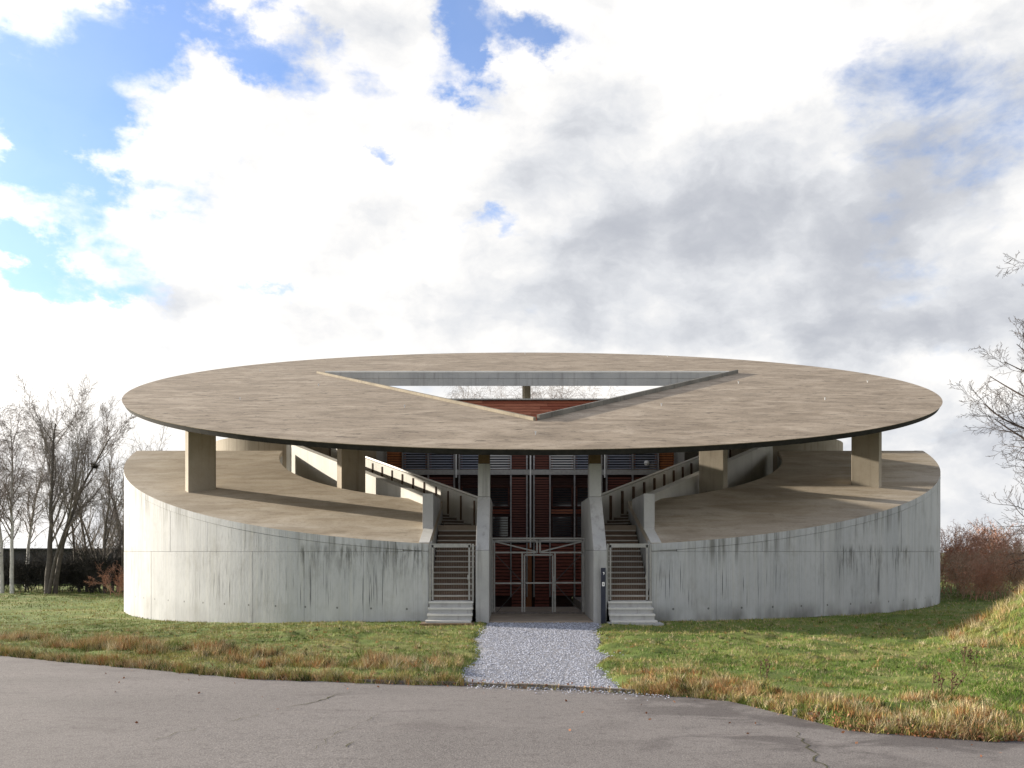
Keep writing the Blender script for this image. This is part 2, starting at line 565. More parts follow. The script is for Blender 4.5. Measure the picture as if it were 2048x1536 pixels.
def np_mesh(name, V, T, mat, tint=None):
    """triangle mesh from arrays; tint = one colour per vertex"""
    me = bpy.data.meshes.new(name)
    V = np.asarray(V, np.float32)
    T = np.asarray(T, np.int32)
    me.vertices.add(len(V))
    me.vertices.foreach_set('co', V.ravel())
    me.loops.add(T.size)
    me.loops.foreach_set('vertex_index', T.ravel())
    me.polygons.add(len(T))
    k = T.shape[1]
    me.polygons.foreach_set('loop_start', np.arange(0, T.size, k, dtype=np.int32))
    me.polygons.foreach_set('loop_total', np.full(len(T), k, np.int32))
    if tint is not None:
        ca = me.color_attributes.new('tint', 'FLOAT_COLOR', 'POINT')
        ca.data.foreach_set('color', np.concatenate([tint, np.ones((len(tint), 1))], 1).astype(np.float32).ravel())
    me.materials.append(MATS[mat])
    me.update(calc_edges=True)
    return me


# value noise for terrain and planting
_perm = np.random.default_rng(3).random((256, 256))


def vnoise(x, y):
    x = np.asarray(x, float); y = np.asarray(y, float)
    xi = np.floor(x).astype(int); yi = np.floor(y).astype(int)
    fx = x - xi; fy = y - yi
    fx = fx * fx * (3 - 2 * fx); fy = fy * fy * (3 - 2 * fy)
    a = _perm[xi % 256, yi % 256]; b = _perm[(xi + 1) % 256, yi % 256]
    c = _perm[xi % 256, (yi + 1) % 256]; d = _perm[(xi + 1) % 256, (yi + 1) % 256]
    return (a * (1 - fx) + b * fx) * (1 - fy) + (c * (1 - fx) + d * fx) * fy


def fbm(x, y, o=4):
    s = 0; a = .5
    for i in range(o):
        s = s + a * vnoise(x * 2 ** i + 17 * i, y * 2 ** i + 31 * i); a *= .5
    return s


def sstep(x, a, b):
    t = np.clip((x - a) / (b - a), 0, 1)
    return t * t * (3 - 2 * t)


RX = np.array([-60, -40, -20, -11.8, -8, -4.95, -2.48, -.85, 1.88, 3.5, 3.95, 4.5, 5.6, 6.5, 9, 14, 25, 60])
RY = np.array([48, 36.5, 25.6, 20.7, 18.6, 17, 16.35, 16.1, 15.3, 14.5, 13.4, 12.1, 11.55, 11.4, 11.2, 11.3, 12.5, 17])
PY = np.array([15.0, 16.2, 17.5, 19.0, 20.5, 21.9, 24.4, 26.7, 28.4, 30.4])
PL = np.array([-.9, -.85, -.95, -.85, -.68, -.72, -.9, -.85, -.8, -.78])
PR = np.array([1.9, 1.88, 1.8, 1.75, 2.15, 2.05, 2.35, 2.45, 2.75, 2.95])


def road_edge(x):
    return np.interp(x, RX, RY) + (fbm(np.asarray(x) * 2.3, np.full_like(np.asarray(x, float), 5.5), 3) - .45) * .30


def path_dist(x, y):
    """> 0 inside the gravel path"""
    j = (fbm(np.asarray(y) * 1.9, np.asarray(x) * .6, 3) - .45) * .30
    l = np.interp(y, PY, PL) + j
    r = np.interp(y, PY, PR) + j * .8
    return np.minimum(x - l, r - x)


def ground_h(x, y):
    x = np.asarray(x, float); y = np.asarray(y, float)
    h = -.46 * sstep(-x, 2, 17) * sstep(y, 20, 33)
    # bank of earth on the right
    m = 2.9 * np.exp(-np.maximum(0, ((x - 15.6) / 3.3) ** 2 + ((y - 21.3) / 3.5) ** 2) ** 1.35)
    h = h + m * (1 + .25 * (fbm(x * 1.3, y * 1.3) - .5))
    # rough verge
    d = y - np.interp(x, RX, RY)
    h = h + .10 * sstep(d, 0, .5) * (1 - .6 * sstep(d, 1.5, 5)) * (.5 + fbm(x * 1.1 + 4, y * 1.4, 3))
    h = h + ((fbm(x * .9, y * .9, 5) - .47) * .24 + (fbm(x * 2.6 + 8, y * 2.6, 3) - .44) * .15) * sstep(d, .2, 1.2)
    rr = np.hypot(x - CX, y - CY)
    h = np.where(rr < R + 1.6, h - ((fbm(x * .9, y * .9, 5) - .47) * .21 + (fbm(x * 2.6 + 8, y * 2.6, 3) - .44) * .14) * (1 - sstep(rr, R, R + 1.6)), h)
    h = np.where(rr < R - .6, -1.6, h)
    pd = path_dist(x, y)
    inp = sstep(pd, -.25, .1) * (y < 30.6) * (y > 14)
    return h * (1 - inp) + (-.035) * inp


# ------------------------------------------------------------------ ground
def make_ground():
    # far field out to the horizon
    n = 96
    vs, fs = [], []
    rings = [0, 40, 80, 160, 400, 1000, 2600]
    for r_ in rings[1:]:
        for i in range(n):
            a = 2 * math.pi * i / n
            vs.append((r_ * math.cos(a), 40 + r_ * math.sin(a), -.75))
    for k in range(len(rings) - 2):
        for i in range(n):
            fs.append((k * n + i, k * n + (i + 1) % n, (k + 1) * n + (i + 1) % n, (k + 1) * n + i))
    fs.append(tuple(range(n)))
    me = bpy.data.meshes.new('field'); me.from_pydata(vs, [], fs); me.materials.append(MATS['field_grass'])
    tag(link('field', me), 'flat grass field reaching to the horizon', kind='structure')
    # lawn grid
    xs = np.concatenate([np.arange(-75, -22, .8), np.arange(-22, 24, .16), np.arange(24, 75, .8)])
    ys = np.concatenate([np.arange(10, 32, .14), np.arange(32, 100, .7)])
    X, Y = np.meshgrid(xs, ys)
    Z = ground_h(X, Y)
    edge = road_edge(X)
    d = Y - edge
    Z = np.where(d < 0, np.minimum(Z, -.12), Z)
    border = np.minimum.reduce([X + 75, 74 - X, 99 - Y])
    Z = Z - 1.2 * (1 - sstep(border, 0, 14))
    V = np.stack([X, Y, Z], -1).reshape(-1, 3)
    nx = len(xs); ny = len(ys)
    i, j = np.meshgrid(np.arange(nx - 1), np.arange(ny - 1))
    a = (j * nx + i).ravel()
    Q = np.stack([a, a + 1, a + nx + 1, a + nx], -1)
    keep = (d.ravel()[Q].max(1) > -.7)
    me = np_mesh('lawn', V, Q[keep], 'lawn_soil')
    me.shade_smooth()
    tag(link('lawn', me), 'rough winter lawn between road and concrete pavilion', kind='structure')
    # road sheet
    xe = np.concatenate([np.arange(-60, -15, 1.0), np.arange(-15, 12, .12), np.arange(12, 60.1, 1.0)])
    ye = road_edge(xe)
    rows = np.array([0, .03, .1, .3, .6, 1.0])
    V = []
    for t in rows:
        yy = ye * (1 - t) + (-45) * t
        zz = (fbm(xe * .4, yy * .4, 3) - .45) * .02
        V.append(np.stack([xe, yy, zz], -1))
    V = np.concatenate(V)
    n = len(xe)
    Q = []
    for k in range(len(rows) - 1):
        a = np.arange(n - 1) + k * n
        Q.append(np.stack([a + n, a + n + 1, a + 1, a], -1))
    me = np_mesh('road', V, np.concatenate(Q), 'asphalt')
    me.shade_smooth()
    road = tag(link('road', me), 'worn grey asphalt road in the foreground', kind='structure')
    # cracks, lying on the asphalt
    def crack(pts, w):
        P = []
        for (p, q) in zip(pts[:-1], pts[1:]):
            m = max(3, int(math.dist(p, q) / .12))
            for k in range(m):
                t = k / m
                P.append(Vector((p[0] + (q[0] - p[0]) * t, p[1] + (q[1] - p[1]) * t, 0)))
        P.append(Vector((*pts[-1], 0)))
        vs, fs = [], []
        for k, p in enumerate(P):
            dvec = (P[min(k + 1, len(P) - 1)] - P[max(k - 1, 0)]).normalized()
            nrm = Vector((-dvec.y, dvec.x, 0))
            p = p + nrm * random.uniform(-.06, .06)
            ww = w * random.uniform(.15, .95) * (1 if 0 < k < len(P) - 1 else .15)
            hz = float((fbm(np.array(p.x * .4), np.array(p.y * .4), 3) - .45) * .02) + .006
            vs += [(p.x + nrm.x * ww, p.y + nrm.y * ww, hz), (p.x - nrm.x * ww, p.y - nrm.y * ww, hz)]
            if k:
                b = 2 * k
                fs.append((b - 2, b - 1, b + 1, b))
        me = bpy.data.meshes.new('crack'); me.from_pydata(vs, [], fs); me.materials.append(MATS['crack_soil'])
        link('crack', me, road)
    def gp(px, py):
        dd = EYE * F / (py - 1103)
        return ((px - 1024) * dd / F, dd)
    crack([gp(*p) for p in ((570, 1416), (640, 1400), (700, 1383))], .022)
    crack([gp(*p) for p in ((1592, 1462), (1620, 1500), (1650, 1540), (1700, 1600))], .018)
    crack([gp(*p) for p in ((300, 1482), (360, 1465), (400, 1457))], .008)
    crack([gp(*p) for p in ((620, 1500), (690, 1460), (760, 1425))], .007)
    crack([gp(*p) for p in ((270, 1496), (330, 1500))], .008)
    crack([gp(*p) for p in ((440, 1450), (520, 1428))], .010)
    crack([gp(*p) for p in ((690, 1495), (715, 1483))], .012)


make_ground()


def make_path():
    ys = np.arange(15.2, 30.45, .12)
    mid = np.interp(ys, PY, (PL + PR) / 2)
    vs, fs = [], []
    us = np.linspace(-2.4, 2.4, 41)
    X, Y = np.meshgrid(us, ys)
    X = X + mid[:, None]
    pd = path_dist(X, Y)
    Z = np.where(pd > 0, .012 + (fbm(X * 3, Y * 3, 3) - .45) * .03, -.10)
    Z = np.where((pd <= .0) & (pd > -.15), -.02, Z)
    edge = road_edge(X)
    Z = np.where(Y < edge + .04, -.1, Z)
    V = np.stack([X, Y, Z], -1).reshape(-1, 3)
    nx, ny = len(us), len(ys)
    i, j = np.meshgrid(np.arange(nx - 1), np.arange(ny - 1))
    a = (j * nx + i).ravel()
    Q = np.stack([a, a + 1, a + nx + 1, a + nx], -1)
    me = np_mesh('gravel_path', V, Q, 'gravel_bed')
    tag(link('gravel_path', me), 'pale grey gravel path leading up to the gate', kind='structure')
    # loose chippings
    n = 26000
    y = 15.2 + (30.4 - 15.2) * rng.random(n) ** 1.35
    x = rng.uniform(-1.7, 3.4, n)
    pd = path_dist(x, y) + rng.normal(0, .10, n) + np.where(rng.random(n) < .12, rng.uniform(0, .45, n), 0)
    ok = (pd > 0) & (y > road_edge(x) + .02)
    # some strays on the asphalt in front
    n2 = 260
    xs2 = rng.uniform(-.8, 2.6, n2); ys2 = road_edge(xs2) - np.abs(rng.normal(0, .22, n2))
    x = np.concatenate([x[ok], xs2]); y = np.concatenate([y[ok], ys2])
    n = len(x)
    z = np.full(n, .018)
    r_ = rng.uniform(.010, .026, n) * (.8 + .02 * (y - 15))
    octa = np.array([(1, 0, 0), (-1, 0, 0), (0, 1, 0), (0, -1, 0), (0, 0, .8), (0, 0, -.5)])
    tri = np.array([(0, 2, 4), (2, 1, 4), (1, 3, 4), (3, 0, 4)])
    ang = rng.uniform(0, 6.28, n)
    ca, sa = np.cos(ang), np.sin(ang)
    sc = rng.uniform(.6, 1.3, (n, 1, 3)) * r_[:, None, None]
    P = octa[None] * sc
    Xr = P[..., 0] * ca[:, None] - P[..., 1] * sa[:, None]
    Yr = P[..., 0] * sa[:, None] + P[..., 1] * ca[:, None]
    V = np.stack([Xr + x[:, None], Yr + y[:, None], P[..., 2] + z[:, None]], -1).reshape(-1, 3)
    T = (tri[None] + 6 * np.arange(n)[:, None, None]).reshape(-1, 3)
    v = rng.uniform(.20, .58, n)[:, None] * np.array([[.94, .98, 1.12]])
    tint = np.repeat(v, 6, 0)
    tag(link('gravel', np_mesh('gravel', V, T, 'stone_chip', tint)), 'loose pale grey chippings on the path', kind='stuff')


make_path()

# ------------------------------------------------------------------ pavilion
B = tag(empty('exhibition_pavilion', (CX, CY, 0)), 'round raw concrete pavilion under a tilted disc roof with triangular opening', 'building')
M_R, Z_R = .297, 12.09
M_P, Z_P = .292, 8.73
roof_z = lambda x, y: Z_R + M_R * y
plat_z = lambda x, y: Z_P + M_P * y
rot2 = lambda phi, r_=R: (r_ * math.sin(phi), -r_ * math.cos(phi))   # phi = 0 faces the camera

# --- outer wall: a core with formwork panels in front, joints recessed
PHI0, PHI1 = math.asin(3.76 / R), math.acos(.16)
Y_CREST = -R * .16


def arc_block(mb, p0, p1, r0, r1, zb, zt, seg=None, mi=0, mtop=None):
    seg = seg or max(2, int(abs(p1 - p0) / rad(1.4)))
    poly = [rot2(p0 + (p1 - p0) * k / seg, r1) for k in range(seg + 1)] + [rot2(p1 + (p0 - p1) * k / seg, r0) for k in range(seg + 1)]
    n = seg + 1
    fz = lambda z, p: z(*p) if callable(z) else z
    vs = [(p[0], p[1], fz(zb, p)) for p in poly] + [(p[0], p[1], fz(zt, p)) for p in poly]
    N = len(poly)
    fs = []
    for k in range(seg):
        o0, o1, i0, i1 = k, k + 1, N - 1 - k, N - 2 - k
        fs += [(o0, o1, o1 + N, o0 + N), (i1, i0, i0 + N, i1 + N), (o0 + N, o1 + N, i1 + N, i0 + N), (o1, o0, i0, i1)]
    fs += [(N - 1, 0, N, 2 * N - 1), (seg, seg + 1, seg + 1 + N, seg + N)]
    mb.raw(vs, fs, mi)
    if mtop is not None:
        k0 = len(mb.mi) - len(fs)
        for k in range(seg):
            mb.mi[k0 + 4 * k + 2] = mtop


def outer_wall(side):
    mb = MB()
    lo = lambda x, y: plat_z(x, y) - .26
    arc_block(mb, side * PHI0, side * PHI1, R - .45, R - .07, -1.0, lo)
    wall = mb.build('outer_wall', 'wall_concrete', B, smooth=30)
    cuts = np.linspace(PHI0, PHI1, 12)
    gap = .010 / R
    for a, b in zip(cuts[:-1], cuts[1:]):
        mb = MB()
        arc_block(mb, side * (a + gap * random.uniform(.3, 1)), side * (b - gap * random.uniform(.3, 1)), R - .075, R + random.uniform(-.006, .006), -1.0,
                  lambda x, y: min(2.396, lo(x, y)))
        mb.build('wall_panel', 'wall_concrete', wall, smooth=30)
    # upper course, whose joints fall elsewhere
    y_s = (2.46 + .26 - Z_P) / M_P
    ps = math.acos(-y_s / R)
    cuts = np.concatenate([[ps], np.arange(ps + rad(9), PHI1 - rad(3), rad(7.3)), [PHI1]])
    for a, b in zip(cuts[:-1], cuts[1:]):
        mb = MB()
        arc_block(mb, side * (a + gap * random.uniform(.3, 1)), side * (b - gap * random.uniform(.3, 1)), R - .075, R + random.uniform(-.006, .006), 2.406, lambda x, y: max(2.42, lo(x, y)))
        mb.build('wall_panel', 'wall_concrete', wall, smooth=30)
    # coping that closes the terrace edge
    mb = MB()
    arc_block(mb, side * PHI0, side * PHI1, R - .4245, R + .012, lambda x, y: plat_z(x, y) - .245, lambda x, y: plat_z(x, y), mtop=1)
    mb.build('coping', ['wall_concrete', 'terrace_concrete'], wall, smooth=30)


for sd in (-1, 1):
    outer_wall(sd)

# round wall at the back, behind the crest
mb = MB()
arc_block(mb, PHI1 + .01, 2 * math.pi - PHI1 - .01, R - .45, R - .02, -1.0, 4.6)
mb.build('back_wall', 'wall_concrete', B, smooth=30)

# --- terraces
RH, YH = .625 * R, -.1 * R


def hole_pts(side, n=40):
    a0 = math.asin(3.75 / RH)
    a1 = math.acos((YH - Y_CREST) / RH)
    return [(side * RH * math.sin(a1 + (a0 - a1) * k / n), YH - RH * math.cos(a1 + (a0 - a1) * k / n)) for k in range(n + 1)]


for sd in (-1, 1):
    RT = R - .425
    p0 = math.asin(3.75 / RT); p1 = math.acos(-Y_CREST / RT)
    outer = [(sd * RT * math.sin(p0 + (p1 - p0) * k / 50), -RT * math.cos(p0 + (p1 - p0) * k / 50)) for k in range(51)]
    hp = hole_pts(sd)
    poly = outer + hp
    if sd < 0:
        poly = poly[::-1]
    mb = MB()
    mb.prism(poly, lambda x, y: plat_z(x, y) - .25, plat_z)
    terr = mb.build('terrace', 'terrace_concrete', B)
    # wall round the court below the terrace
    mb = MB()
    for a, b in zip(hp[:-1], hp[1:]):
        s_ = (RH + .25) / RH
        ex = lambda p: (p[0] * s_, YH + (p[1] - YH) * s_)
        q = [a, b, ex(b), ex(a)]
        mb.hexa([(*p, 0) for p in q], [(*p, plat_z(*p) - .27) for p in q])
    mb.build('court_wall', 'grey_concrete', B, smooth=30)
    # side wall along the stair
    mb = MB()
    xa, xb = sorted((sd * 3.752, sd * 4.0))
    mb.profile([(-20.70, -.6), (-14.75, -.6), (-14.75, Z_P - 14.75 * M_P - .26), (-20.70, Z_P - 20.70 * M_P - .26)], xa, xb)
    mb.build('stair_wall', 'grey_concrete', B)
    # coping strip beside the stair
    mb = MB()
    xa, xb = sorted((sd * 3.745, sd * 4.1))
    mb.profile([(-20.68, Z_P - 20.68 * M_P + .004), (-19.0, Z_P - 19 * M_P + .004), (-19.0, Z_P - 19 * M_P + .05), (-20.68, Z_P - 20.68 * M_P + .02)], xa, xb)
    mb.build('coping', 'pale_concrete', B)
    # crest wall that drops away behind the terrace
    mb = MB()
    xa, xb = sorted((sd * 13.2, sd * (R - .6)))
    mb.box(xa, xb, Y_CREST - .3, Y_CREST - .01, -.6, Z_P + Y_CREST * M_P - .36)
    mb.build('crest_wall', 'grey_concrete', B)

# --- stairs
DX, DY = .564, .826
step_me = {}
mb = MB()
mb.box(-.715, .715, -.03, .30, -.045, 0, 0)
mb.box(-.70, .70, 0, .035, -.20, -.046, 1)
step_me['plank'] = mb.mesh('step', ['tread_plank', 'riser_wood'])
mb = MB()
mb.box(-.74, .74, -.035, .34, -.06, 0)
mb.box(-.72, .72, 0, .34, -.22, -.061, 1)
step_me['block'] = mb.mesh('step', ['pale_concrete', 'grey_concrete'])
mb = MB()
mb.box(-.72, .72, -.02, .58, -.05, 0, 0)
mb.box(-.71, .71, 0, .035, -.16, -.051, 1)
step_me['long'] = mb.mesh('step', ['tread_plank', 'riser_wood'])

for sd in (-1, 1):
    st = empty('stair', (0, 0, 0), parent=B)
    xc = sd * 2.985
    for k in range(4):
        link('step', step_me['block'], st, (xc + sd * (.03 if k == 0 else 0), -22.0 + .3 * k - (.02 if k == 0 else 0), .165 + .19 * k))
    mb = MB()
    mb.box(xc - .80 - (.12 if sd < 0 else 0), xc + .80 + (.12 if sd > 0 else 0), -22.35, -21.5, -.15, .09)
    mb.build('bottom_slab', 'grey_concrete' if sd > 0 else 'bearing_brown', st)
    for k in range(13):
        link('step', step_me['plank'], st, (xc, -20.8 + .29 * k, .925 + .19 * k))
    zl = .925 + .19 * 13
    mb = MB()
    q = [(xc - sd * 1.2, -17.03), (xc + sd * .765, -17.03), (xc + sd * .765, -15.7), (xc - sd * 1.0, -15.0)]
    mb.prism(q if sd > 0 else q[::-1], zl - .18, zl)
    mb.build('landing', 'floor_concrete', st)
    rz = -math.atan2(DX, DY) * sd
    for k in range(24):
        s_ = .45 + .58 * k
        x0 = 2.75 + DX * s_; y0 = -15.8 + DY * s_
        link('step', step_me['long'], st, (sd * x0, y0, zl + .14 * (k + 1)), rz)
    # stringer boards beside the lower flight
    mb = MB()
    for s2 in (-1, 1):
        x0 = xc + s2 * .735
        mb.profile([(-20.85, .70), (-17.0, 3.2), (-17.0, 3.0), (-20.85, .45)], x0 - .015, x0 + .015)
    mb.build('stringer', 'riser_wood', st)

# --- parapets of the diagonal stairs
for sd in (-1, 1):
    # outer parapet: straight length along the stair, then diagonal
    mb = MB()
    xa, xb = sorted((sd * 3.76, sd * 4.14))
    mb.profile([(-19.0, 2.9), (-15.8, 2.9), (-15.8, 4.44), (-19.0, 4.47)], xa, xb)
    mb.build('parapet_end', 'grey_concrete', B, bevel=.012)
    def strip(x_in, w, s0, s1, zt, zb, name, mat):
        p = lambda s, o: (sd * (x_in + DX * s + o * DY), -15.8 + DY * s - o * DX)
        q = [p(s0, 0), p(s1, 0), p(s1, w), p(s0, w)]
        mb = MB()
        mb.prism(q if sd < 0 else q[::-1], zb, zt)
        return mb.build(name, mat, B, bevel=.01), p
    par, p = strip(3.76, .30, .02, 16.75, lambda x, y: plat_z(x, y) + .33, .06, 'outer_parapet', 'pale_concrete')
    par, p = strip(1.85, .22, .0, 15.2, lambda x, y: plat_z(x, y) + .27, .06, 'inner_parapet', 'pale_concrete')
    for k in range(15):
        s_ = .75 + 1.03 * k
        x0, y0 = p(s_, .222)
        mb = MB()
        zt = plat_z(x0, y0) + .16
        mb.box(-.055, .055, -.07, 0, zt - 2.3, zt)
        mb.build('post', 'brown_post', par, (x0, y0, 0), -math.atan2(DY, DX) * sd if sd < 0 else math.atan2(DY, DX))
    # steel handrail capping
    mb = MB()
    a = p(0, .11); b = p(15.2, .11)
    mb.bar((*a, plat_z(*a) + .30), (*b, plat_z(*b) + .30), .07, .045)
    mb.build('handrail', 'white_pipe', par)

# --- entrance fins with slender pillars
for sd, xa, xb in ((-1, -2.16, -1.72), (1, 1.77, 2.21)):
    mb = MB()
    mb.profile([(-21.1, -.4), (-15.72, -.4), (-15.72, 2.436), (-21.1, 2.436)], xa, xb)
    mb.profile([(-21.1, 2.444), (-15.72, 2.444), (-15.72, 4.33), (-18.72, 4.33), (-19.36, 4.33), (-21.09, 2.46)], xa, xb)
    mb.profile([(-19.36, 4.338), (-18.72, 4.338), (-18.72, 5.50), (-19.36, 5.50)], xa + .01, xb - .01)
    fin = mb.build('entrance_pillar', 'grey_concrete', B, bevel=.012)
    mb = MB()
    mb.hexa([(xa + .02, -19.33, 5.51), (xb - .02, -19.33, 5.51), (xb - .02, -18.75, 5.51), (xa + .02, -18.75, 5.51)],
            [(xa + .02, -19.33, 6.0), (xb - .02, -19.33, 6.0), (xb - .02, -18.75, 6.17), (xa + .02, -18.75, 6.17)])
    mb.build('bearing_block', 'bearing_brown', fin)

# --- slab pillars that carry the roof
def slab_pillar(x, y, alpha, L, t, zb, mat='tan_concrete'):
    c, s_ = math.cos(alpha), math.sin(alpha)
    q = [(x + c * u * L / 2 - s_ * v * t / 2, y + s_ * u * L / 2 + c * v * t / 2) for u, v in ((-1, -1), (1, -1), (1, 1), (-1, 1))]
    mb = MB()
    mb.prism(q, zb, lambda a, b: roof_z(a, b) - .30)
    return mb.build('roof_pillar', mat, B, bevel=.015)


A34 = math.atan2(DX, DY)
slab_pillar(-14.25, -12.65, A34, 1.16, .5, 4.3)
slab_pillar(14.55, -11.75, -A34, 1.16, .5, 4.6)
slab_pillar(-7.95, -11.9, A34, 1.12, .5, 0.05)
slab_pillar(7.85, -11.75, -A34, 1.12, .5, 0.05)
slab_pillar(0.0, 8.0, rad(18), .42, .5, 9.9, 'tan_concrete')

# --- roof: tilted disc with a triangular opening
TRI = [(0.0, -15.0), (13.06, 4.5), (-13.06, 4.5)]
TC = (0.0, -7.2)


def tri_hit(ang, tri):
    d = (math.cos(ang), math.sin(ang))
    best = None
    for i in range(3):
        a, b = tri[i], tri[(i + 1) % 3]
        ex, ey = b[0] - a[0], b[1] - a[1]
        den = d[0] * ey - d[1] * ex
        if abs(den) < 1e-9: continue
        t = ((a[0] - TC[0]) * ey - (a[1] - TC[1]) * ex) / den
        u = ((a[0] - TC[0]) * d[1] - (a[1] - TC[1]) * d[0]) / den
        if t > 0 and -1e-6 <= u <= 1 + 1e-6 and (best is None or t < best):
            best = t
    return (TC[0] + d[0] * best, TC[1] + d[1] * best)


def circ_hit(ang, r_):
    d = (math.cos(ang), math.sin(ang))
    bq = TC[0] * d[0] + TC[1] * d[1]
    t = -bq + math.sqrt(bq * bq - (TC[0] ** 2 + TC[1] ** 2 - r_ * r_))
    return (TC[0] + d[0] * t, TC[1] + d[1] * t)


def disc_ring(r0, r1, dz0, dz1, tri, mats=(0, 0, 0, 0)):
    """r0 = radius of the upper face, r1 = of the lower"""
    angs = set(math.atan2(p[1] - TC[1], p[0] - TC[0]) % (2 * math.pi) for p in tri)
    for k in range(240):
        a = 2 * math.pi * k / 240
        c = (R * math.cos(a), R * math.sin(a))
        angs.add(math.atan2(c[1] - TC[1], c[0] - TC[0]) % (2 * math.pi))
    angs = sorted(angs)
    n = len(angs)
    V = []
    for rr, dz in ((r0, dz0), (r1, dz1)):
        V += [(*p, roof_z(*p) + dz) for p in (circ_hit(a, rr) for a in angs)]
        V += [(*p, roof_z(*p) + dz) for p in (tri_hit(a, tri) for a in angs)]
    mb = MB()
    ft, fo, fi, fb = [], [], [], []
    for i in range(n):
        j = (i + 1) % n
        ft.append((i, j, n + j, n + i))
        fo.append((i, 2 * n + i, 2 * n + j, j))
        fi.append((n + i, n + j, 3 * n + j, 3 * n + i))
        fb.append((2 * n + i, 3 * n + i, 3 * n + j, 2 * n + j))
    mb.v = V
    mb.f = ft + fo + fi + fb
    mb.mi = [mats[0]] * n + [mats[1]] * n + [mats[2]] * n + [mats[3]] * n
    return mb


roof = disc_ring(R + .10, R + .08, 0, -.025, TRI).build('roof', 'roof_concrete', B)
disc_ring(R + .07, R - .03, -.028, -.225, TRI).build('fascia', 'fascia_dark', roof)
disc_ring(R - .9, R - 1.0, -.228, -.34, TRI).build('soffit', 'tan_concrete', roof)


def edge_strip(a, b, w, z0, z1, mat, name, inset=0.0):
    """strip along a triangle edge lying inside the opening side; w > 0 outward"""
    av, bv = Vector(a), Vector(b)
    d = (bv - av).normalized()
    nrm = Vector((d.y, -d.x))
    if nrm.dot(Vector(TC) - av) > 0:
        nrm = -nrm
    q = [av + nrm * inset, bv + nrm * inset, bv + nrm * (inset + w), av + nrm * (inset + w)]
    q = [tuple(p) for p in q]
    area = sum(q[i][0] * q[(i + 1) % 4][1] - q[(i + 1) % 4][0] * q[i][1] for i in range(4))
    if area < 0: q = q[::-1]
    mb = MB()
    mb.prism(q, lambda x, y: roof_z(x, y) + z0, lambda x, y: roof_z(x, y) + z1)
    return mb.build(name, mat, roof, bevel=.01)


def off_line(p, n, w): return (p[0] + n[0] * w, p[1] + n[1] * w)


cw = .13
edge_strip((-.09, -14.9), (-13.0, 4.40), cw, -.30, .13, 'curb_concrete', 'roof_curb', -.125)
edge_strip((.16, -14.75), (13.0, 4.40), cw, -.30, .21, 'shaded_stained_concrete', 'roof_curb', -.125)  # right curb coloured darker than the left, shade painted in with the stain
edge_strip((12.5, 4.48), (-12.5, 4.48), .25, .003, .10, 'pale_concrete', 'roof_curb', .02)
edge_strip((12.9, 4.5), (-12.9, 4.5), .35, -.80, -.335, 'grey_concrete', 'roof_beam', .0)
edge_strip((12.9, 4.5), (-12.9, 4.5), .02, -.334, -.01, 'grey_concrete', 'beam_face', -.022)

mb = MB()
mb.box(-.018, .018, -.018, .018, -.02, .10)
mb.box(-.035, .035, -.010, .010, .08, .12)
pin_me = mb.mesh('roof_pin', 'white_pipe')


def on_roof(px, py):
    dxx, dzz = (px - 1024) / F, (1103 - py) / F
    # ray (0,0,EYE)+t*(dx,1,dz) with roof plane in world coordinates
    t = (Z_R - M_R * CY - EYE) / (dzz - M_R)
    return (dxx * t - CX, t - CY, Z_R + M_R * (t - CY))


for (px, py) in ((782, 717), (1050, 709), (1335, 714), (1477, 767), (1323, 812), (809, 815), (637, 772), (1071, 869), (1735, 765), (520, 742), (480, 800), (1650, 800)):
    x, y, z = on_roof(px, py)
    link('roof_pin', pin_me, roof, (x, y, z))

# --- drums behind the terraces
for sd in (-1, 1):
    mb = MB()
    n = 72
    ring = [(6.1 * math.cos(2 * math.pi * k / n), 6.1 * math.sin(2 * math.pi * k / n)) for k in range(n)]
    mb.prism(ring, -.5, 8.70)
    mb.build('stair_drum', 'tan_concrete', B, (sd * 12.6, 3.4, 0), smooth=30)

# --- court floor and threshold
mb = MB()
mb.box(-1.71, 1.76, -20.95, -13.2, -1.3, .07)
mb.box(-2.2, 2.2, -13.19, -4.0, -1.4, -1.2)
mb.build('court_floor', 'floor_concrete', B)
mb = MB()
mb.box(-12.6, -2.17, -15.9, -4.0, -1.4, .05)
mb.box(2.22, 12.6, -15.9, -4.0, -1.4, .05)
mb.build('trough_floor', 'floor_concrete', B)
mb = MB()
mb.box(-1.71, 1.76, -17.55, -17.15, .072, .13)
mb.build('threshold', 'kerb_stone', B)

# --- steel gate
GY = -17.35


def gx(zx): return (820 + zx / 3.938 - 1024) * (CY + GY) / F - CX
def gz(zy): return EYE + (1103 - 880 - zy / 3.938) * (CY + GY) / F


gate = empty('gate', (0, GY, 0), parent=B)


def gbar(x0, y0, x1, y1, w=.06, d=.06, name='gate_bar', yo=0.0):
    mb = MB()
    a = (gx(x0), yo, gz(y0)); b = (gx(x1), yo, gz(y1))
    mb.bar(a, b, w, d)
    return mb.build(name, 'galvanised_steel', gate)


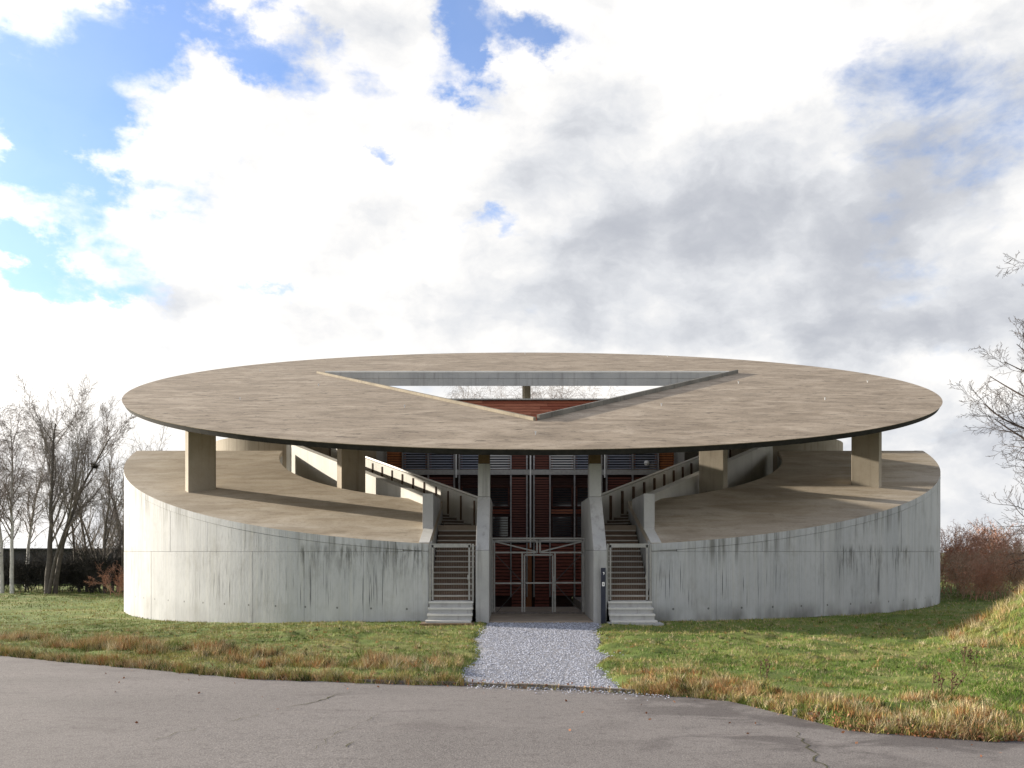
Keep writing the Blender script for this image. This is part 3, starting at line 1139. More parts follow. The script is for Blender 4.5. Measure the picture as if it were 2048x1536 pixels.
gbar(646, 770, 646, 1390, .07, .12, 'gate_post', .05)
gbar(1378, 770, 1378, 1390, .07, .12, 'gate_post', .05)
gbar(640, 775, 1384, 775, .06, .14, 'gate_lintel', .05)
for (a) in ((664, 786, 664, 1372), (1362, 786, 1362, 1372), (664, 792, 1000, 792), (1026, 792, 1362, 792), (1000, 786, 1000, 888), (1024, 786, 1024, 888),
            (664, 886, 1000, 886), (1024, 886, 1362, 886), (664, 1372, 1362, 1372), (884, 892, 884, 1372), (1142, 892, 1142, 1372), (664, 1128, 884, 1128), (1142, 1124, 1362, 1124)):
    gbar(*a)
for (a) in ((672, 800, 996, 880), (1030, 880, 1352, 800)):
    gbar(*a, .05, .03, 'brace', -.01)
for (a) in ((674, 900, 878, 1112), (876, 1142, 678, 1362), (1352, 900, 1150, 1108), (1150, 1140, 1350, 1362)):
    gbar(*a, .022, .02, 'brace', .015).data.materials[0] = MATS['wire_dark']
door = empty('wicket_door', (0, 0, 0), parent=gate)
mb = MB()
for a in ((902, 905, 902, 1364), (1124, 905, 1124, 1364), (902, 905, 1124, 905), (902, 1364, 1124, 1364), (902, 1126, 1124, 1126)):
    mb.bar((gx(a[0]), 0, gz(a[1])), (gx(a[2]), 0, gz(a[3])), .058, .05)
mb.box(gx(1121), gx(1145), -.05, -.031, gz(1190), gz(1075))
mb.bar((gx(1133), -.10, gz(1120)), (gx(1115), -.10, gz(1120)), .025, .025)
me = mb.mesh('door_frame', 'galvanised_steel')
bpy.data.objects.remove(door)
link('wicket_door', me, gate)

# --- stair gates
for sd in (-1, 1):
    sg = empty('stair_gate', (sd * 2.985, -20.86, 0), parent=B)
    for nm, a, b, w in (('gate_bar', (-.66, 0, 2.60), (.66, 0, 2.60), .13), ('gate_bar', (-.66, 0, .74), (.66, 0, .74), .05), ('gate_bar', (-.63, 0, .74), (-.63, 0, 2.62), .06),
                        ('gate_bar', (.60, 0, .74), (.60, 0, 2.62), .06), ('gate_post', (-.72, .03, .6), (-.72, .03, 2.66), .06), ('gate_post', (.72, .03, .6), (.72, .03, 2.66), .07), ):
        mb = MB()
        mb.bar(a, b, w, .05)
        mb.build(nm, 'galvanised_steel', sg)
    mb = MB()
    for k in range(15):
        x0 = -.56 + k * 1.12 / 14
        mb.bar((x0, 0, .74), (x0, 0, 2.58), .003, .003)
    tag(mb.build('wire_mesh', 'galvanised_steel', sg), kind='stuff')
    mb = MB()
    mb.box(.54, .62, -.05, -.027, 1.45, 1.62)
    mb.build('lock', 'galvanised_steel', sg)

# --- timber front of the inner building
FY = -4.6
FS = (CY + FY) / F


def fx(px): return (px - 1059) * FS
def fz(py): return EYE + (1103 - py) * FS


front = empty('timber_front', (0, FY, 0), parent=B)
XE = 290 * FS
mb = MB()
mb.box(-XE, XE, .12, .30, .05, 10.20)
mb.box(-2.15, 2.15, .12, .30, -1.2, .049)
mb.build('backing_wall', 'dark_wood', front)
mb = MB()
mb.box(-XE - .45, -XE, -.10, 14, .05, 10.0)
mb.box(XE, XE + .45, -.10, 14, .05, 10.0)
mb.box(-XE, XE, 13.6, 14, .05, 10.0)
mb.build('side_wall', 'grey_concrete', front)
mb = MB()
mb.box(-XE - .46, XE + .46, -.16, 14.05, 10.21, 10.28)
mb.build('roof_cap', 'galvanised_steel', front)
# gable boards seen through the opening of the big roof
for r_ in range(8):
    z0 = 9.02 + .148 * r_
    x = -XE + .01 - random.uniform(0, 1.5)
    while x < XE:
        L = random.uniform(2.2, 3.6)
        xa, xb = max(x, -XE + .01), min(x + L - .008, XE - .01)
        if xb - xa > .2:
            mb = MB()
            yo = random.uniform(0, .012)
            mb.hexa([(xa, -.06 + yo, z0), (xb, -.06 + yo, z0), (xb, .11, z0), (xa, .11, z0)], [(xa, -.03 + yo, z0 + .138), (xb, -.03 + yo, z0 + .138), (xb, .11, z0 + .138), (xa, .11, z0 + .138)])
            mb.build('board', 'board_wood', front)
        x += L
# steel transoms
for z0, z1, yy in ((6.36, 6.62, -.14), (8.86, 9.0, -.12), (2.86, 2.98, -.10)):
    mb = MB()
    mb.box(-XE, XE, yy, .115, z0, z1)
    mb.build('transom', 'galvanised_steel', front)
posts = [-7, 7, -39, 39, -88, 88, -142, 142, -152, 152, -204, 204, -255, 255, -288, 288]
for q in posts:
    for z0, z1 in ((.05, 2.85), (2.99, 6.35), (6.63, 8.85)):
        x0 = q * FS
        mb = MB()
        mb.box(x0 - .035, x0 + .035, -.17, .11, z0, z1)
        if q in (-7, 7, -152, 152, -142, 142) and z0 > 1:
            z = z0 + .2
            while z < z1 - .1:
                mb.box(x0 - .045, x0 + .045, -.19, -.171, z, z + .06)
                z += .39
        mb.build('facade_post', 'steel_post' if z0 > 1 else 'galvanised_steel', front)
for q, z0 in ((0, 2.6), (-148, 6.2), (148, 6.2)):
    mb = MB()
    mb.bar((q * FS, -.16, z0), (q * FS, -.16, 8.8), .07, .07)
    mb.build('drainpipe', 'white_pipe', front)
mb = MB()
mb.box(-.22, .06, -.12, -.088, -1.2, 2.84)
mb.build('timber_post', 'orange_wood', front)


def louvre(x0, x1, z0, z1, mat, pitch=.13, h=.075, dep=.03, name='louvre_panel'):
    mb = MB()
    z = z0 + .03
    while z + h < z1:
        mb.hexa([(x0, -.085, z), (x1, -.085, z), (x1, -.085 + dep, z), (x0, -.085 + dep, z)], [(x0, -.05, z + h), (x1, -.05, z + h), (x1, -.05 + dep, z + h), (x0, -.05 + dep, z + h)])
        z += pitch
    return tag(mb.build(name, mat, front), kind='stuff')


def window(x0, x1, z0, z1, frame='red_wood', t=.09):
    fr = MB()
    fr.box(x0, x0 + t, .0, .117, z0, z1); fr.box(x1 - t, x1, .0, .117, z0, z1)
    fr.box(x0 + t, x1 - t, .0, .117, z0, z0 + t); fr.box(x0 + t, x1 - t, .0, .117, z1 - t, z1)
    o = fr.build('window', frame, front)
    gl = MB(); gl.box(x0 + t, x1 - t, .07, .085, z0 + t, z1 - t)
    gl.build('pane', 'window_glass', o)


bays = [(-288, -255), (-255, -204), (-204, -152), (-142, -88), (-88, -39), (-39, -7), (7, 39), (39, 88), (88, 142), (152, 204), (204, 255), (255, 288)]
for a, b in bays:
    x0, x1 = a * FS + .045, b * FS - .045
    mid = abs(a + b) / 2
    wide = b - a > 40
    # upper storey
    if wide:
        window(x0 + .02, x1 - .02, 6.63, 8.84, 'orange_wood' if mid > 220 else 'red_wood')
        louvre(x0, x1, 6.63, 8.84, 'pale_slat' if 39 < mid < 70 else 'slate_slat', .13, .07, .02)
    else:
        louvre(x0, x1, 6.63, 8.84, 'orange_wood' if mid > 250 else 'red_wood', .13, .10)
    # middle storey
    if wide and mid < 130:
        window(x0 + .02, x1 - .02, 4.66, 5.80, 'red_wood')
        window(x0 + .02, x1 - .02, 3.10, 4.30, 'dark_wood')
        mb = MB(); mb.box(x0 + .02, x1 - .02, -.02, .117, 4.36, 4.60); mb.build('board', 'board_wood', front)
        louvre(x0, x1, 2.99, 6.35, 'dark_wood', .13, .03, .02)
    else:
        louvre(x0, x1, 2.99, 6.35, 'red_wood', .13, .085)
    # ground storey behind the gate
    louvre(x0, x1, -1.15 if mid < 30 else .10, 2.85, 'red_board', .17, .13)
# small round lamp on the right
mb = MB()
for k in range(1):
    n = 12
    for i, (rr, yy) in enumerate(((.02, 0), (.11, -.03), (.13, -.10), (.06, -.17), (.0, -.18))):
        pass
prof = ((.03, 0), (.12, -.03), (.14, -.10), (.08, -.17), (.02, -.19))
vs, fs = [], []
for rr, yy in prof:
    vs += [(rr * math.cos(2 * math.pi * i / 12), yy, rr * math.sin(2 * math.pi * i / 12)) for i in range(12)]
for k in range(len(prof) - 1):
    fs += [(k * 12 + i, k * 12 + (i + 1) % 12, (k + 1) * 12 + (i + 1) % 12, (k + 1) * 12 + i) for i in range(12)]
fs += [tuple(range(12)), tuple(range(len(vs) - 12, len(vs)))]
mb.raw(vs, fs)
mb.build('wall_lamp', 'white_pipe', front, (fx(1290), -.19, fz(927)), smooth=40)

# ------------------------------------------------------------------ sign post by the right pillar
sg = tag(empty('sign_post', (3.03, 29.86, 0)), 'slim dark blue sign post with small white marks beside the right entrance pillar', 'sign')
mb = MB(); mb.box(-.078, .078, -.03, .03, -.1, 1.86)
mb.build('post_panel', 'sign_blue', sg, bevel=.006)
mb = MB()
# small white emblem: an upright leaf-like mark with a side stroke
mb.raw([(-.03, 0, 1.715), (.02, 0, 1.725), (.035, 0, 1.69), (.025, 0, 1.64), (.0, 0, 1.625), (.008, 0, 1.67), (-.005, 0, 1.695)], [(0, 1, 2, 3, 4, 5, 6)])
me = mb.mesh('emblem', 'white_print'); o = link('emblem', me, sg, (0, -.034, 0))
so_ = o.modifiers.new('solid', 'SOLIDIFY'); so_.thickness = .003
mb = MB(); mb.box(-.042, .042, -.036, -.031, 1.25, 1.385)
mb.build('notice', 'white_print', sg)
mb = MB(); mb.box(-.02, .02, -.039, -.0365, 1.29, 1.345)
mb.build('notice_mark', 'galvanised_steel', sg)

# ------------------------------------------------------------------ kerb
kerb = tag(empty('kerb', (0, 0, 0)), 'low concrete kerb along the grass edge', kind='structure')
mb = MB(); mb.box(-.49, .49, -.05, .05, -.2, .075)
kme = mb.mesh('kerb_stone', 'kerb_stone')
x = -2.9
while x < 1.25:
    ya, yb = float(np.interp(x, RX, RY)), float(np.interp(x + 1, RX, RY))
    L = math.hypot(1, yb - ya)
    o = link('kerb_stone', kme, kerb, (x + .5, (ya + yb) / 2 + .10, random.uniform(-.025, .0)), math.atan2(yb - ya, 1))
    o.scale = (L, 1, 1)
    x += 1.0
for (px, py, w) in ((1598, 1432, .17), (1624, 1438, .12)):
    dd = EYE * F / (py - 1103)
    mb = MB(); mb.hexa([(-w / 2, -.06, -.1), (w / 2, -.06, -.1), (w / 2, .08, -.1), (-w / 2, .08, -.1)], [(-w / 2 - .01, -.02, .085), (w / 2 - .02, -.03, .10), (w / 2, .08, .085), (-w / 2, .08, .10)])
    mb.build('kerb_stone', 'kerb_stone', kerb, ((px - 1024) * dd / F, dd, 0), rad(-32), bevel=.012)


# ------------------------------------------------------------------ trees
def tubes(paths, sides=3):
    Vs, Ts = [], []
    k0 = 0
    ang = np.arange(sides) * 2 * np.pi / sides
    for P, r_ in paths:
        P = np.asarray(P); m = len(P)
        d = np.gradient(P, axis=0)
        d /= np.linalg.norm(d, axis=1, keepdims=True) + 1e-9
        ref = np.array([.31, .17, .93]) if abs(d[0][2]) < .8 else np.array([.93, .3, .1])
        s = np.cross(d, ref); s /= np.linalg.norm(s, axis=1, keepdims=True) + 1e-9
        u = np.cross(s, d)
        ring = P[:, None] + r_[:, None, None] * (np.cos(ang)[None, :, None] * s[:, None] + np.sin(ang)[None, :, None] * u[:, None])
        Vs.append(ring.reshape(-1, 3))
        i = np.arange(m - 1)[:, None] * sides
        j = np.arange(sides)[None]; j2 = (j + 1) % sides
        q = np.stack([i + j, i + j2, i + sides + j2, i + sides + j], -1).reshape(-1, 4) + k0
        Ts.append(q)
        k0 += m * sides
    return np.concatenate(Vs), np.concatenate(Ts)


def grow(r, p, d, L, rad0, lvl, prm, out):
    nseg = prm['seg'][lvl]
    P = [p]; q = np.array(p, float); d = np.array(d, float)
    dirs = [d]
    for k in range(nseg):
        d = d + r.normal(0, prm['wig'][lvl], 3) + np.array([0, 0, prm['up'][lvl]])
        d /= np.linalg.norm(d)
        q = q + d * L / nseg
        P.append(q); dirs.append(d)
    t = np.linspace(0, 1, nseg + 1)
    rr = np.maximum(rad0 * (1 - prm.get('taper', .8) * t), prm['rmin'])
    out[lvl].append((np.array(P), rr))
    if lvl + 1 >= len(prm['seg']): return
    nch = prm['n'][lvl]
    nch = int(nch * r.uniform(.8, 1.2) + .5)
    for c in range(nch):
        tt = prm['t0'][lvl] + (1 - prm['t0'][lvl]) * (c + r.uniform(0, 1)) / nch
        f = tt * nseg; k = min(int(f), nseg - 1); w = f - k
        bp = P[k] * (1 - w) + P[k + 1] * w
        bd = dirs[k + 1]
        az_ = r.uniform(0, 2 * np.pi)
        ref = np.cross(bd, [.3, .2, .9]); ref /= np.linalg.norm(ref) + 1e-9
        ref2 = np.cross(bd, ref)
        an = np.radians(prm['ang'][lvl] * r.uniform(.7, 1.3))
        cd = bd * np.cos(an) + (ref * np.cos(az_) + ref2 * np.sin(az_)) * np.sin(an)
        cl = L * prm['len'][lvl] * (1 - prm.get('cone', .45) * tt) * r.uniform(.65, 1.25)
        grow(r, bp, cd, cl, max(rr[k] * prm['rr'], prm['rmin']), lvl + 1, prm, out)


def tree_mesh(seed, prm, stems):
    r = np.random.default_rng(seed)
    out = [[] for _ in prm['seg']]
    for (p, d, L, r0) in stems:
        grow(r, np.array(p, float), np.array(d, float) / np.linalg.norm(d), L, r0, 0, prm, out)
    tV, tT = tubes(out[0], 7)
    parts = [tubes(o, 4 if i == 0 else 3) for i, o in enumerate(out[1:]) if o]
    k = 0; V, T = [], []
    for v, t in parts:
        V.append(v); T.append(t + k); k += len(v)
    return (tV, tT), (np.concatenate(V), np.concatenate(T))


def make_tree(name, loc, data, bark, twig, label, cat='tree', group=None, rz=0.0, sc=1.0):
    root = empty(name, loc, rz)
    root.scale = (sc, sc, sc)
    tag(root, label, cat, group)
    (tV, tT), (cV, cT) = data
    if isinstance(tV, bpy.types.Mesh):
        tm, cm = tV, cV
    else:
        tm, cm = np_mesh('trunk', tV, tT, bark), np_mesh('crown', cV, cT, twig)
        tm.shade_smooth()
    link('trunk', tm, root); link('crown', cm, root)
    return root


PR_ELM = dict(seg=[10, 7, 5, 4, 3], wig=[.06, .10, .13, .16, .18], up=[.03, .09, .08, .06, .05], n=[14, 8, 6, 4], t0=[.28, .2, .15, .1], ang=[26, 27, 32, 34], len=[.40, .5, .5, .55], rr=.5, rmin=.006, cone=.25)
PR_BIRCH = dict(seg=[10, 6, 6, 5], wig=[.05, .12, .13, .12], up=[.03, .05, -.10, -.22], n=[30, 10, 10], t0=[.30, .15, .1], ang=[36, 38, 38], len=[.33, .6, .6], rr=.42, rmin=.006, cone=.35)
PR_THIN = dict(seg=[9, 6, 5, 4], wig=[.08, .13, .16, .18], up=[.04, .09, .06, .04], n=[13, 8, 6], t0=[.15, .15, .1], ang=[34, 34, 36], len=[.40, .52, .52], rr=.5, rmin=.006, cone=.45)


def at_px(px, depth): return (px - 1024) * depth / F


def gz_at(x, y): return float(ground_h(np.array(x), np.array(y))) - .05


# left row of bare trees
birch = tree_mesh(11, PR_BIRCH, [((0, 0, 0), (.02, 0, 1), 11.6, .15)])
birch2 = tree_mesh(12, PR_BIRCH, [((0, 0, 0), (-.02, 0, 1), 11.2, .14)])
for (px, dpt, data, lab, sc_) in ((4, 61, birch, 'bare silver birch at the far left edge of the row', 1.0), (24, 60, birch2, 'bare silver birch with white lower trunk, second from the left edge', 1.0),
                             (52, 66, birch, 'slimmer bare birch standing behind the white trunked pair at left', .93)):
    x = at_px(px, dpt)
    if data is birch and sc_ != 1.0:
        data = ((dd_tm, None), (dd_cm, None))
    rt = make_tree('birch_tree', (x, dpt, gz_at(x, dpt)), data, 'bark_birch', 'twig_birch', lab, 'tree', 'bare trees left of the pavilion', random.uniform(0, 6), sc_)
    if data is birch:
        dd_tm, dd_cm = [c.data for c in rt.children]
big = tree_mesh(21, PR_ELM, [((-.2, 0, 0), (-.06, 0, 1), 11.4, .20), ((.2, .2, 0), (.07, .05, 1), 11.2, .17), ((.0, -.2, 0), (.22, -.05, 1), 9.6, .13)])
x = at_px(101, 59)
make_tree('bare_tree', (x, 59, gz_at(x, 59)), big, 'bark_grey', 'twig_grey', 'tall bare tree with three rising stems and a dark nest', 'tree', 'bare trees left of the pavilion')
mid = tree_mesh(31, PR_THIN, [((-.3, 0, 0), (-.12, 0, 1), 8.6, .12), ((.2, 0, 0), (.12, .1, 1), 9.0, .11), ((.5, .2, 0), (.25, 0, 1), 7.4, .09)])
mid2 = tree_mesh(32, PR_THIN, [((-.4, 0, 0), (-.18, 0, 1), 8.8, .11), ((.0, .1, 0), (.02, .1, 1), 9.6, .12), ((.4, 0, 0), (.2, 0, 1), 8.6, .10), ((.6, .2, 0), (.35, 0, 1), 6.4, .07)])
x = at_px(168, 62)
r1 = make_tree('bare_tree', (x, 62, gz_at(x, 62)), mid, 'bark_grey', 'twig_grey', 'lower bare multi stemmed tree right of the nest tree', 'tree', 'bare trees left of the pavilion')
x = at_px(222, 60)
r2 = make_tree('bare_tree', (x, 60, gz_at(x, 60)), mid2, 'bark_grey', 'twig_grey', 'bushy bare tree close against the left wall of the pavilion', 'tree', 'bare trees left of the pavilion')
m1 = [c.data for c in r1.children]; m2 = [c.data for c in r2.children]
for (px, dpt, ms, sc_, lab) in ((250, 66, m1, 1.05, 'bare tree partly covered by the pavilion wall at left'),
                                (-40, 64, m2, 1.1, 'bare tree cut off by the left picture edge'), (196, 70, m1, 1.02, 'spindly bare tree between two bushy bare trees at left')):
    x = at_px(px, dpt)
    make_tree('bare_tree', (x, dpt, gz_at(x, dpt)), ((ms[0], None), (ms[1], None)), None, None, lab, 'tree', 'bare trees left of the pavilion', random.uniform(0, 6), sc_)
# nest
r = np.random.default_rng(5)
paths = []
for k in range(150):
    c = r.normal(0, .08, 3); d = r.normal(0, 1, 3) * (1, 1, .8); d /= np.linalg.norm(d)
    paths.append((np.array([c - d * .17, c, c + d * .17]), np.full(3, .012)))
V, T = tubes(paths, 3)
tv = big[0][0]; tv = tv[(tv[:, 2] > 8.3) & (tv[:, 2] < 9.0)]; tv = tv[tv[:, 0].argmax()]
bx = at_px(101, 59)
nest = link('bird_nest', np_mesh('bird_nest', V, T, 'hedge_dark'), None, (bx + tv[0], 59 + tv[1], gz_at(bx, 59) + tv[2]))
tag(nest, 'dark twig nest high in the tall bare tree at left', 'nest')

# trees far behind, their tops showing past the roof and through the opening
wb = tree_mesh(41, PR_BIRCH, [((0, 0, 0), (.02, 0, 1), 18.6, .2)])
wroot = None
for i, (px, dpt, h, lab) in enumerate(((925, 92, 0.984, 'bare weeping birch whose top shows left inside the roof opening'), (1030, 96, 1.003, 'bare birch top just left of the small back pillar'), (1095, 92, 0.988, 'bare birch top right of the small back pillar'),
                                      (1150, 95, 1.012, 'densest bare birch top right inside the roof opening'), (1210, 97, 0.974, 'faint bare birch top at the right end of the roof opening'), (980, 99, 0.974, 'faint bare birch top between two others in the roof opening'))):
    x = at_px(px, dpt)
    if wroot is None:
        wroot = make_tree('birch_tree', (x, dpt, -.7), wb, 'bark_birch', 'twig_birch', lab, 'tree', 'birches far behind the pavilion', 0, h)
        wm = [c.data for c in wroot.children]
    else:
        make_tree('birch_tree', (x, dpt, -.7), ((wm[0], None), (wm[1], None)), None, None, lab, 'tree', 'birches far behind the pavilion', i * 1.3, h)
for i, (px, dpt, h, lab) in enumerate(((335, 88, 1.42, 'distant bare tree top between left trees and left roof pillar'), (450, 90, 1.38, 'distant bare tree top just right of the left roof pillar'), (295, 92, 1.25, 'small distant bare tree top left of the terrace edge'))):
    x = at_px(px, dpt)
    make_tree('bare_tree', (x, dpt, -.7), ((m1[0], None), (m1[1], None)), None, None, lab, 'tree', 'distant bare trees behind the left terrace', i * 2.1, h)

# big bare tree at the right edge
PR_OAK = dict(seg=[9, 8, 6, 5, 4], wig=[.06, .10, .14, .17, .18], up=[.03, .025, .02, .04, .05], n=[34, 9, 7, 5], t0=[.12, .22, .15, .1], ang=[66, 42, 42, 40], len=[.50, .5, .5, .5], rr=.45, rmin=.0045, cone=.45)
oak = tree_mesh(57, PR_OAK, [((0, 0, 0), (-.02, 0, 1), 9.6, .22)])
x = at_px(2195, 25.5)
make_tree('bare_tree', (x, 25.5, gz_at(x, 25.5)), oak, 'twig_dark', 'twig_dark', 'large bare tree reaching in from the right picture edge', 'tree')

# reddish thicket right of the pavilion
PR_SHR = dict(seg=[6, 5, 4, 3], wig=[.10, .2, .24, .25], up=[.05, .06, .04, .0], n=[8, 6, 4], t0=[.1, .1, .1], ang=[34, 38, 42], len=[.55, .55, .5], rr=.55, rmin=.007, cone=.35)


def shrub_mesh(seed, h, n, leaves):
    r = np.random.default_rng(seed)
    stems = [((r.normal(0, .8), r.normal(0, .6), 0), (r.normal(0, .28), r.normal(0, .28), 1), h * r.uniform(.7, 1.1), .022) for _ in range(n)]
    data = tree_mesh(seed, PR_SHR, stems)
    cV = data[1][0]
    idx = r.integers(0, len(cV), leaves)
    c = cV[idx] + r.normal(0, .05, (leaves, 3))
    c = c[c[:, 2] < h * .85]
    leaves = len(c)
    a = r.normal(0, 1, (leaves, 3)); a /= np.linalg.norm(a, axis=1, keepdims=True)
    b = np.cross(a, r.normal(0, 1, (leaves, 3))); b /= np.linalg.norm(b, axis=1, keepdims=True)
    s = r.uniform(.025, .055, (leaves, 1))
    lV = np.stack([c - a * s, c + b * s * .6, c + a * s, c - b * s * .6], 1).reshape(-1, 3)
    lT = np.arange(leaves * 4).reshape(-1, 4)
    return data, (lV, lT)


def make_shrub(loc, rz, sc, label, meshes, group, cat='shrub', name='shrub'):
    root = tag(empty(name, loc, rz), label, cat, group)
    root.scale = (sc, sc, sc)
    for nm, me in meshes: link(nm, me, root)


sh = []
for sd_ in (61, 62):
    data, lf = shrub_mesh(sd_, 3.1, 12, 1900)
    tw = 'twig_red' if sd_ == 61 else 'twig_tan'
    a = np_mesh('stems', *data[0], tw); b = np_mesh('twigs', *data[1], tw); c = np_mesh('dry_leaves', *lf, 'leaf_brown')
    sh.append([('stems', a), ('twigs', b), ('dry_leaves', c)])
labs = ['reddish bare shrub touching the right wall of the pavilion', 'reddish shrub with dry leaves, second out from the right wall', 'tall reddish shrub behind the grassy bank', 'leafy rust brown shrub under the bare tree at right',
        'rust brown shrub at the right picture edge', 'pale reddish shrub at the back of the right thicket', 'low rust shrub in front of the right thicket', 'reddish shrub just beyond the bank crest', 'reddish shrub low beside the bank']
for i, (px, dpt, sc_) in enumerate(((1893, 50, .98), (1922, 46, .70), (1952, 50, .92), (1985, 45, .68), (2030, 47, .9), (1940, 55, 1.02), (1962, 43, .55), (2060, 43, .8), (2008, 54, 1.1))):
    x = at_px(px, dpt)
    make_shrub((x, dpt, gz_at(x, dpt)), i * 1.1, sc_, labs[i], sh[i % 2], 'reddish shrubs right of the pavilion')
# dark hedge shrubs at left
dk = []
for sd_ in (71, 72):
    data, lf = shrub_mesh(sd_, 2.5, 9, 5200)
    a = np_mesh('stems', *data[0], 'hedge_dark'); b = np_mesh('twigs', *data[1], 'hedge_dark'); c = np_mesh('dry_leaves', *lf, 'hedge_dark')
    dk.append([('stems', a), ('twigs', b), ('dry_leaves', c)])
labs = ['dark shrub at the left picture edge', 'dark shrub behind the white birch trunk', 'dark shrub left of the nest tree foot', 'dark shrub at the nest tree foot', 'dark shrub right of the nest tree foot', 'dark shrub midway along the left hedge', 'dark shrub near the pavilion end of the hedge', 'dark shrub second from the pavilion wall', 'dark shrub hard against the left pavilion wall', 'tall dark shrub behind the left hedge', 'tall dark shrub behind the nest tree']
for i, (px, dpt, sc_) in enumerate(((0, 64, .95), (28, 65, .92), (60, 63, .95), (92, 64, .98), (120, 62, .95), (148, 63, 1.0), (175, 61, 1.0), (204, 62, 1.05), (238, 60, 1.1), (165, 66, 1.1), (80, 67, 1.0))):
    x = at_px(px, dpt)
    make_shrub((x, dpt, gz_at(x, dpt)), i * .9, sc_, labs[i], dk[i % 2], 'dark hedge shrubs under the left trees')
# rusty shrub beside the wall base
x = at_px(246, 56)
make_shrub((x, 56, gz_at(x, 56)), .4, .55, 'low rusty brown bush at the foot of the left hedge', sh[0], 'reddish shrubs left of the pavilion')
# long low shed behind the hedge
x0, x1 = at_px(-200, 78), at_px(212, 78)
shed = tag(empty('low_shed', ((x0 + x1) / 2, 78, -.7)), 'long low dark shed behind the hedge at left', 'building')
mb = MB(); mb.box(-(x1 - x0) / 2, (x1 - x0) / 2, 0, 6, -.1, 3.25); mb.build('shed_wall', 'shed_dark', shed)
mb = MB(); mb.box(-(x1 - x0) / 2 - .2, (x1 - x0) / 2 + .2, -.3, 6.3, 3.26, 3.38); mb.build('shed_roof', 'shed_dark', shed)


# ------------------------------------------------------------------ grass
def blades(x, y, z, h, w, lean, tint, jitter=.12):
    n = len(x)
    a = rng.uniform(0, 2 * np.pi, n)
    wv = np.stack([np.cos(a), np.sin(a), np.zeros(n)], -1) * (w / 2)[:, None]
    la = rng.uniform(0, 2 * np.pi, n)
    tip = np.stack([np.cos(la) * lean * h, np.sin(la) * lean * h, h * np.sqrt(np.maximum(.05, 1 - lean ** 2 * .6))], -1)
    base = np.stack([x, y, z], -1)
    V = np.stack([base - wv, base + wv, base + tip], 1).reshape(-1, 3)
    T = np.arange(3 * n).reshape(-1, 3)
    t = np.clip(tint * (1 + rng.normal(0, jitter, (n, 1))), .005, 1)
    return V, T, np.repeat(t, 3, 0)


GREEN = np.array([.115, .165, .028]); YEL = np.array([.31, .285, .090]); DRY = np.array([.44, .32, .165]); RUST = np.array([.34, .165, .065]); DARK = np.array([.030, .038, .014]); PALE = np.array([.48, .41, .26])


def mixc(a, b, t): return a[None] * (1 - t[:, None]) + b[None] * t[:, None]


def lawn_ok(x, y):
    d = y - road_edge(x)
    rr = np.hypot(x - CX, y - CY)
    stairs = (np.abs(np.abs(x - CX) - 3.0) < .95) & (y > 28.7)
    gatez = (np.abs(x - CX) < 2.3) & (y > 29.9)
    pd = path_dist(x, y) + rng.normal(0, .14, len(x))
    return (d > .03) & (rr > R + .02) & ~stairs & ~gatez & ~((pd > 0) & (y < 31))


parts = []
for (y0, y1, x0, x1, n, hh, ww) in ((10.5, 16, 3, 12, 60000, .055, .010), (14, 20, -15, 13, 110000, .055, .011), (18, 26, -19, 18, 120000, .058, .014), (26, 36, -26, 26, 110000, .065, .020), (36, 68, -46, 34, 70000, .08, .045)):
    x = rng.uniform(x0, x1, n); y = rng.uniform(y0, y1, n)
    # keep to what the picture and a step aside can see
    ok = (np.abs(x) < y * .66 + 1.5) & lawn_ok(x, y)
    dens = fbm(x * 1.6 + 9, y * 1.6, 3)
    ok &= rng.random(n) < sstep(dens, .22, .48) * .9 + .1
    x, y = x[ok], y[ok]; n = len(x)
    big_ = fbm(x * .33 + 40, y * .5 + 3, 4)
    sm_ = fbm(x * 1.4, y * 1.7, 3)
    dry = np.clip(sstep(big_ + .45 * (sm_ - .45), .36, .54), 0, 1) * np.where(x > 3, .8, 1.0)
    c = mixc(GREEN, YEL, dry)
    c = np.where((x > 2.5)[:, None] & (rng.random(n) < .55)[:, None], c * .35 + np.array([[.075, .175, .018]]) * .65, c)
    brown = rng.random(n) < .14 + .35 * sstep(sm_, .48, .62)
    c = np.where(brown[:, None], mixc(DRY, PALE, rng.random(n)) * .85, c)
    h = hh * rng.uniform(.5, 1.5, n) * (.6 + sm_ * 1.2)
    parts.append(blades(x, y, ground_h(x, y) - .008, h, np.full(n, ww) * rng.uniform(.7, 1.3, n), rng.uniform(.2, .95, n), c))
V = np.concatenate([p[0] for p in parts]); k = 0; T = []
for p in parts:
    T.append(p[1] + k); k += len(p[0])
tag(link('grass', np_mesh('grass', V, np.concatenate(T), 'grass_blade', np.concatenate([p[2] for p in parts]))), 'short winter grass on the lawn', kind='stuff')


# long dead grass on the verge and on the bank
def tufts(tx, ty, size, nb, cols):
    P = []
    for x0, y0, s0, c0 in zip(tx, ty, size, cols):
        n = int(nb * np.random.default_rng(int((x0 + 99) * 977) % 99991).uniform(.6, 1.3))
        a = rng.uniform(0, 6.28, n); rr = np.abs(rng.normal(0, .09, n)) * (s0 / .2)
        x = x0 + np.cos(a) * rr; y = y0 + np.sin(a) * rr
        P.append((x, y, np.full(n, s0) * rng.uniform(.4, 1.15, n), np.repeat(c0[None], n, 0)))
    x = np.concatenate([p[0] for p in P]); y = np.concatenate([p[1] for p in P]); h = np.concatenate([p[2] for p in P]); c = np.concatenate([p[3] for p in P])
    ok = (path_dist(x, y) < -.05) | (y < road_edge(x) + .02)
    ok &= y > road_edge(x) - .06
    x, y, h, c = x[ok], y[ok], h[ok], c[ok]
    return blades(x, y, ground_h(x, y) - .01, h, rng.uniform(.006, .014, len(x)), rng.uniform(.15, 1.0, len(x)), c, .25)


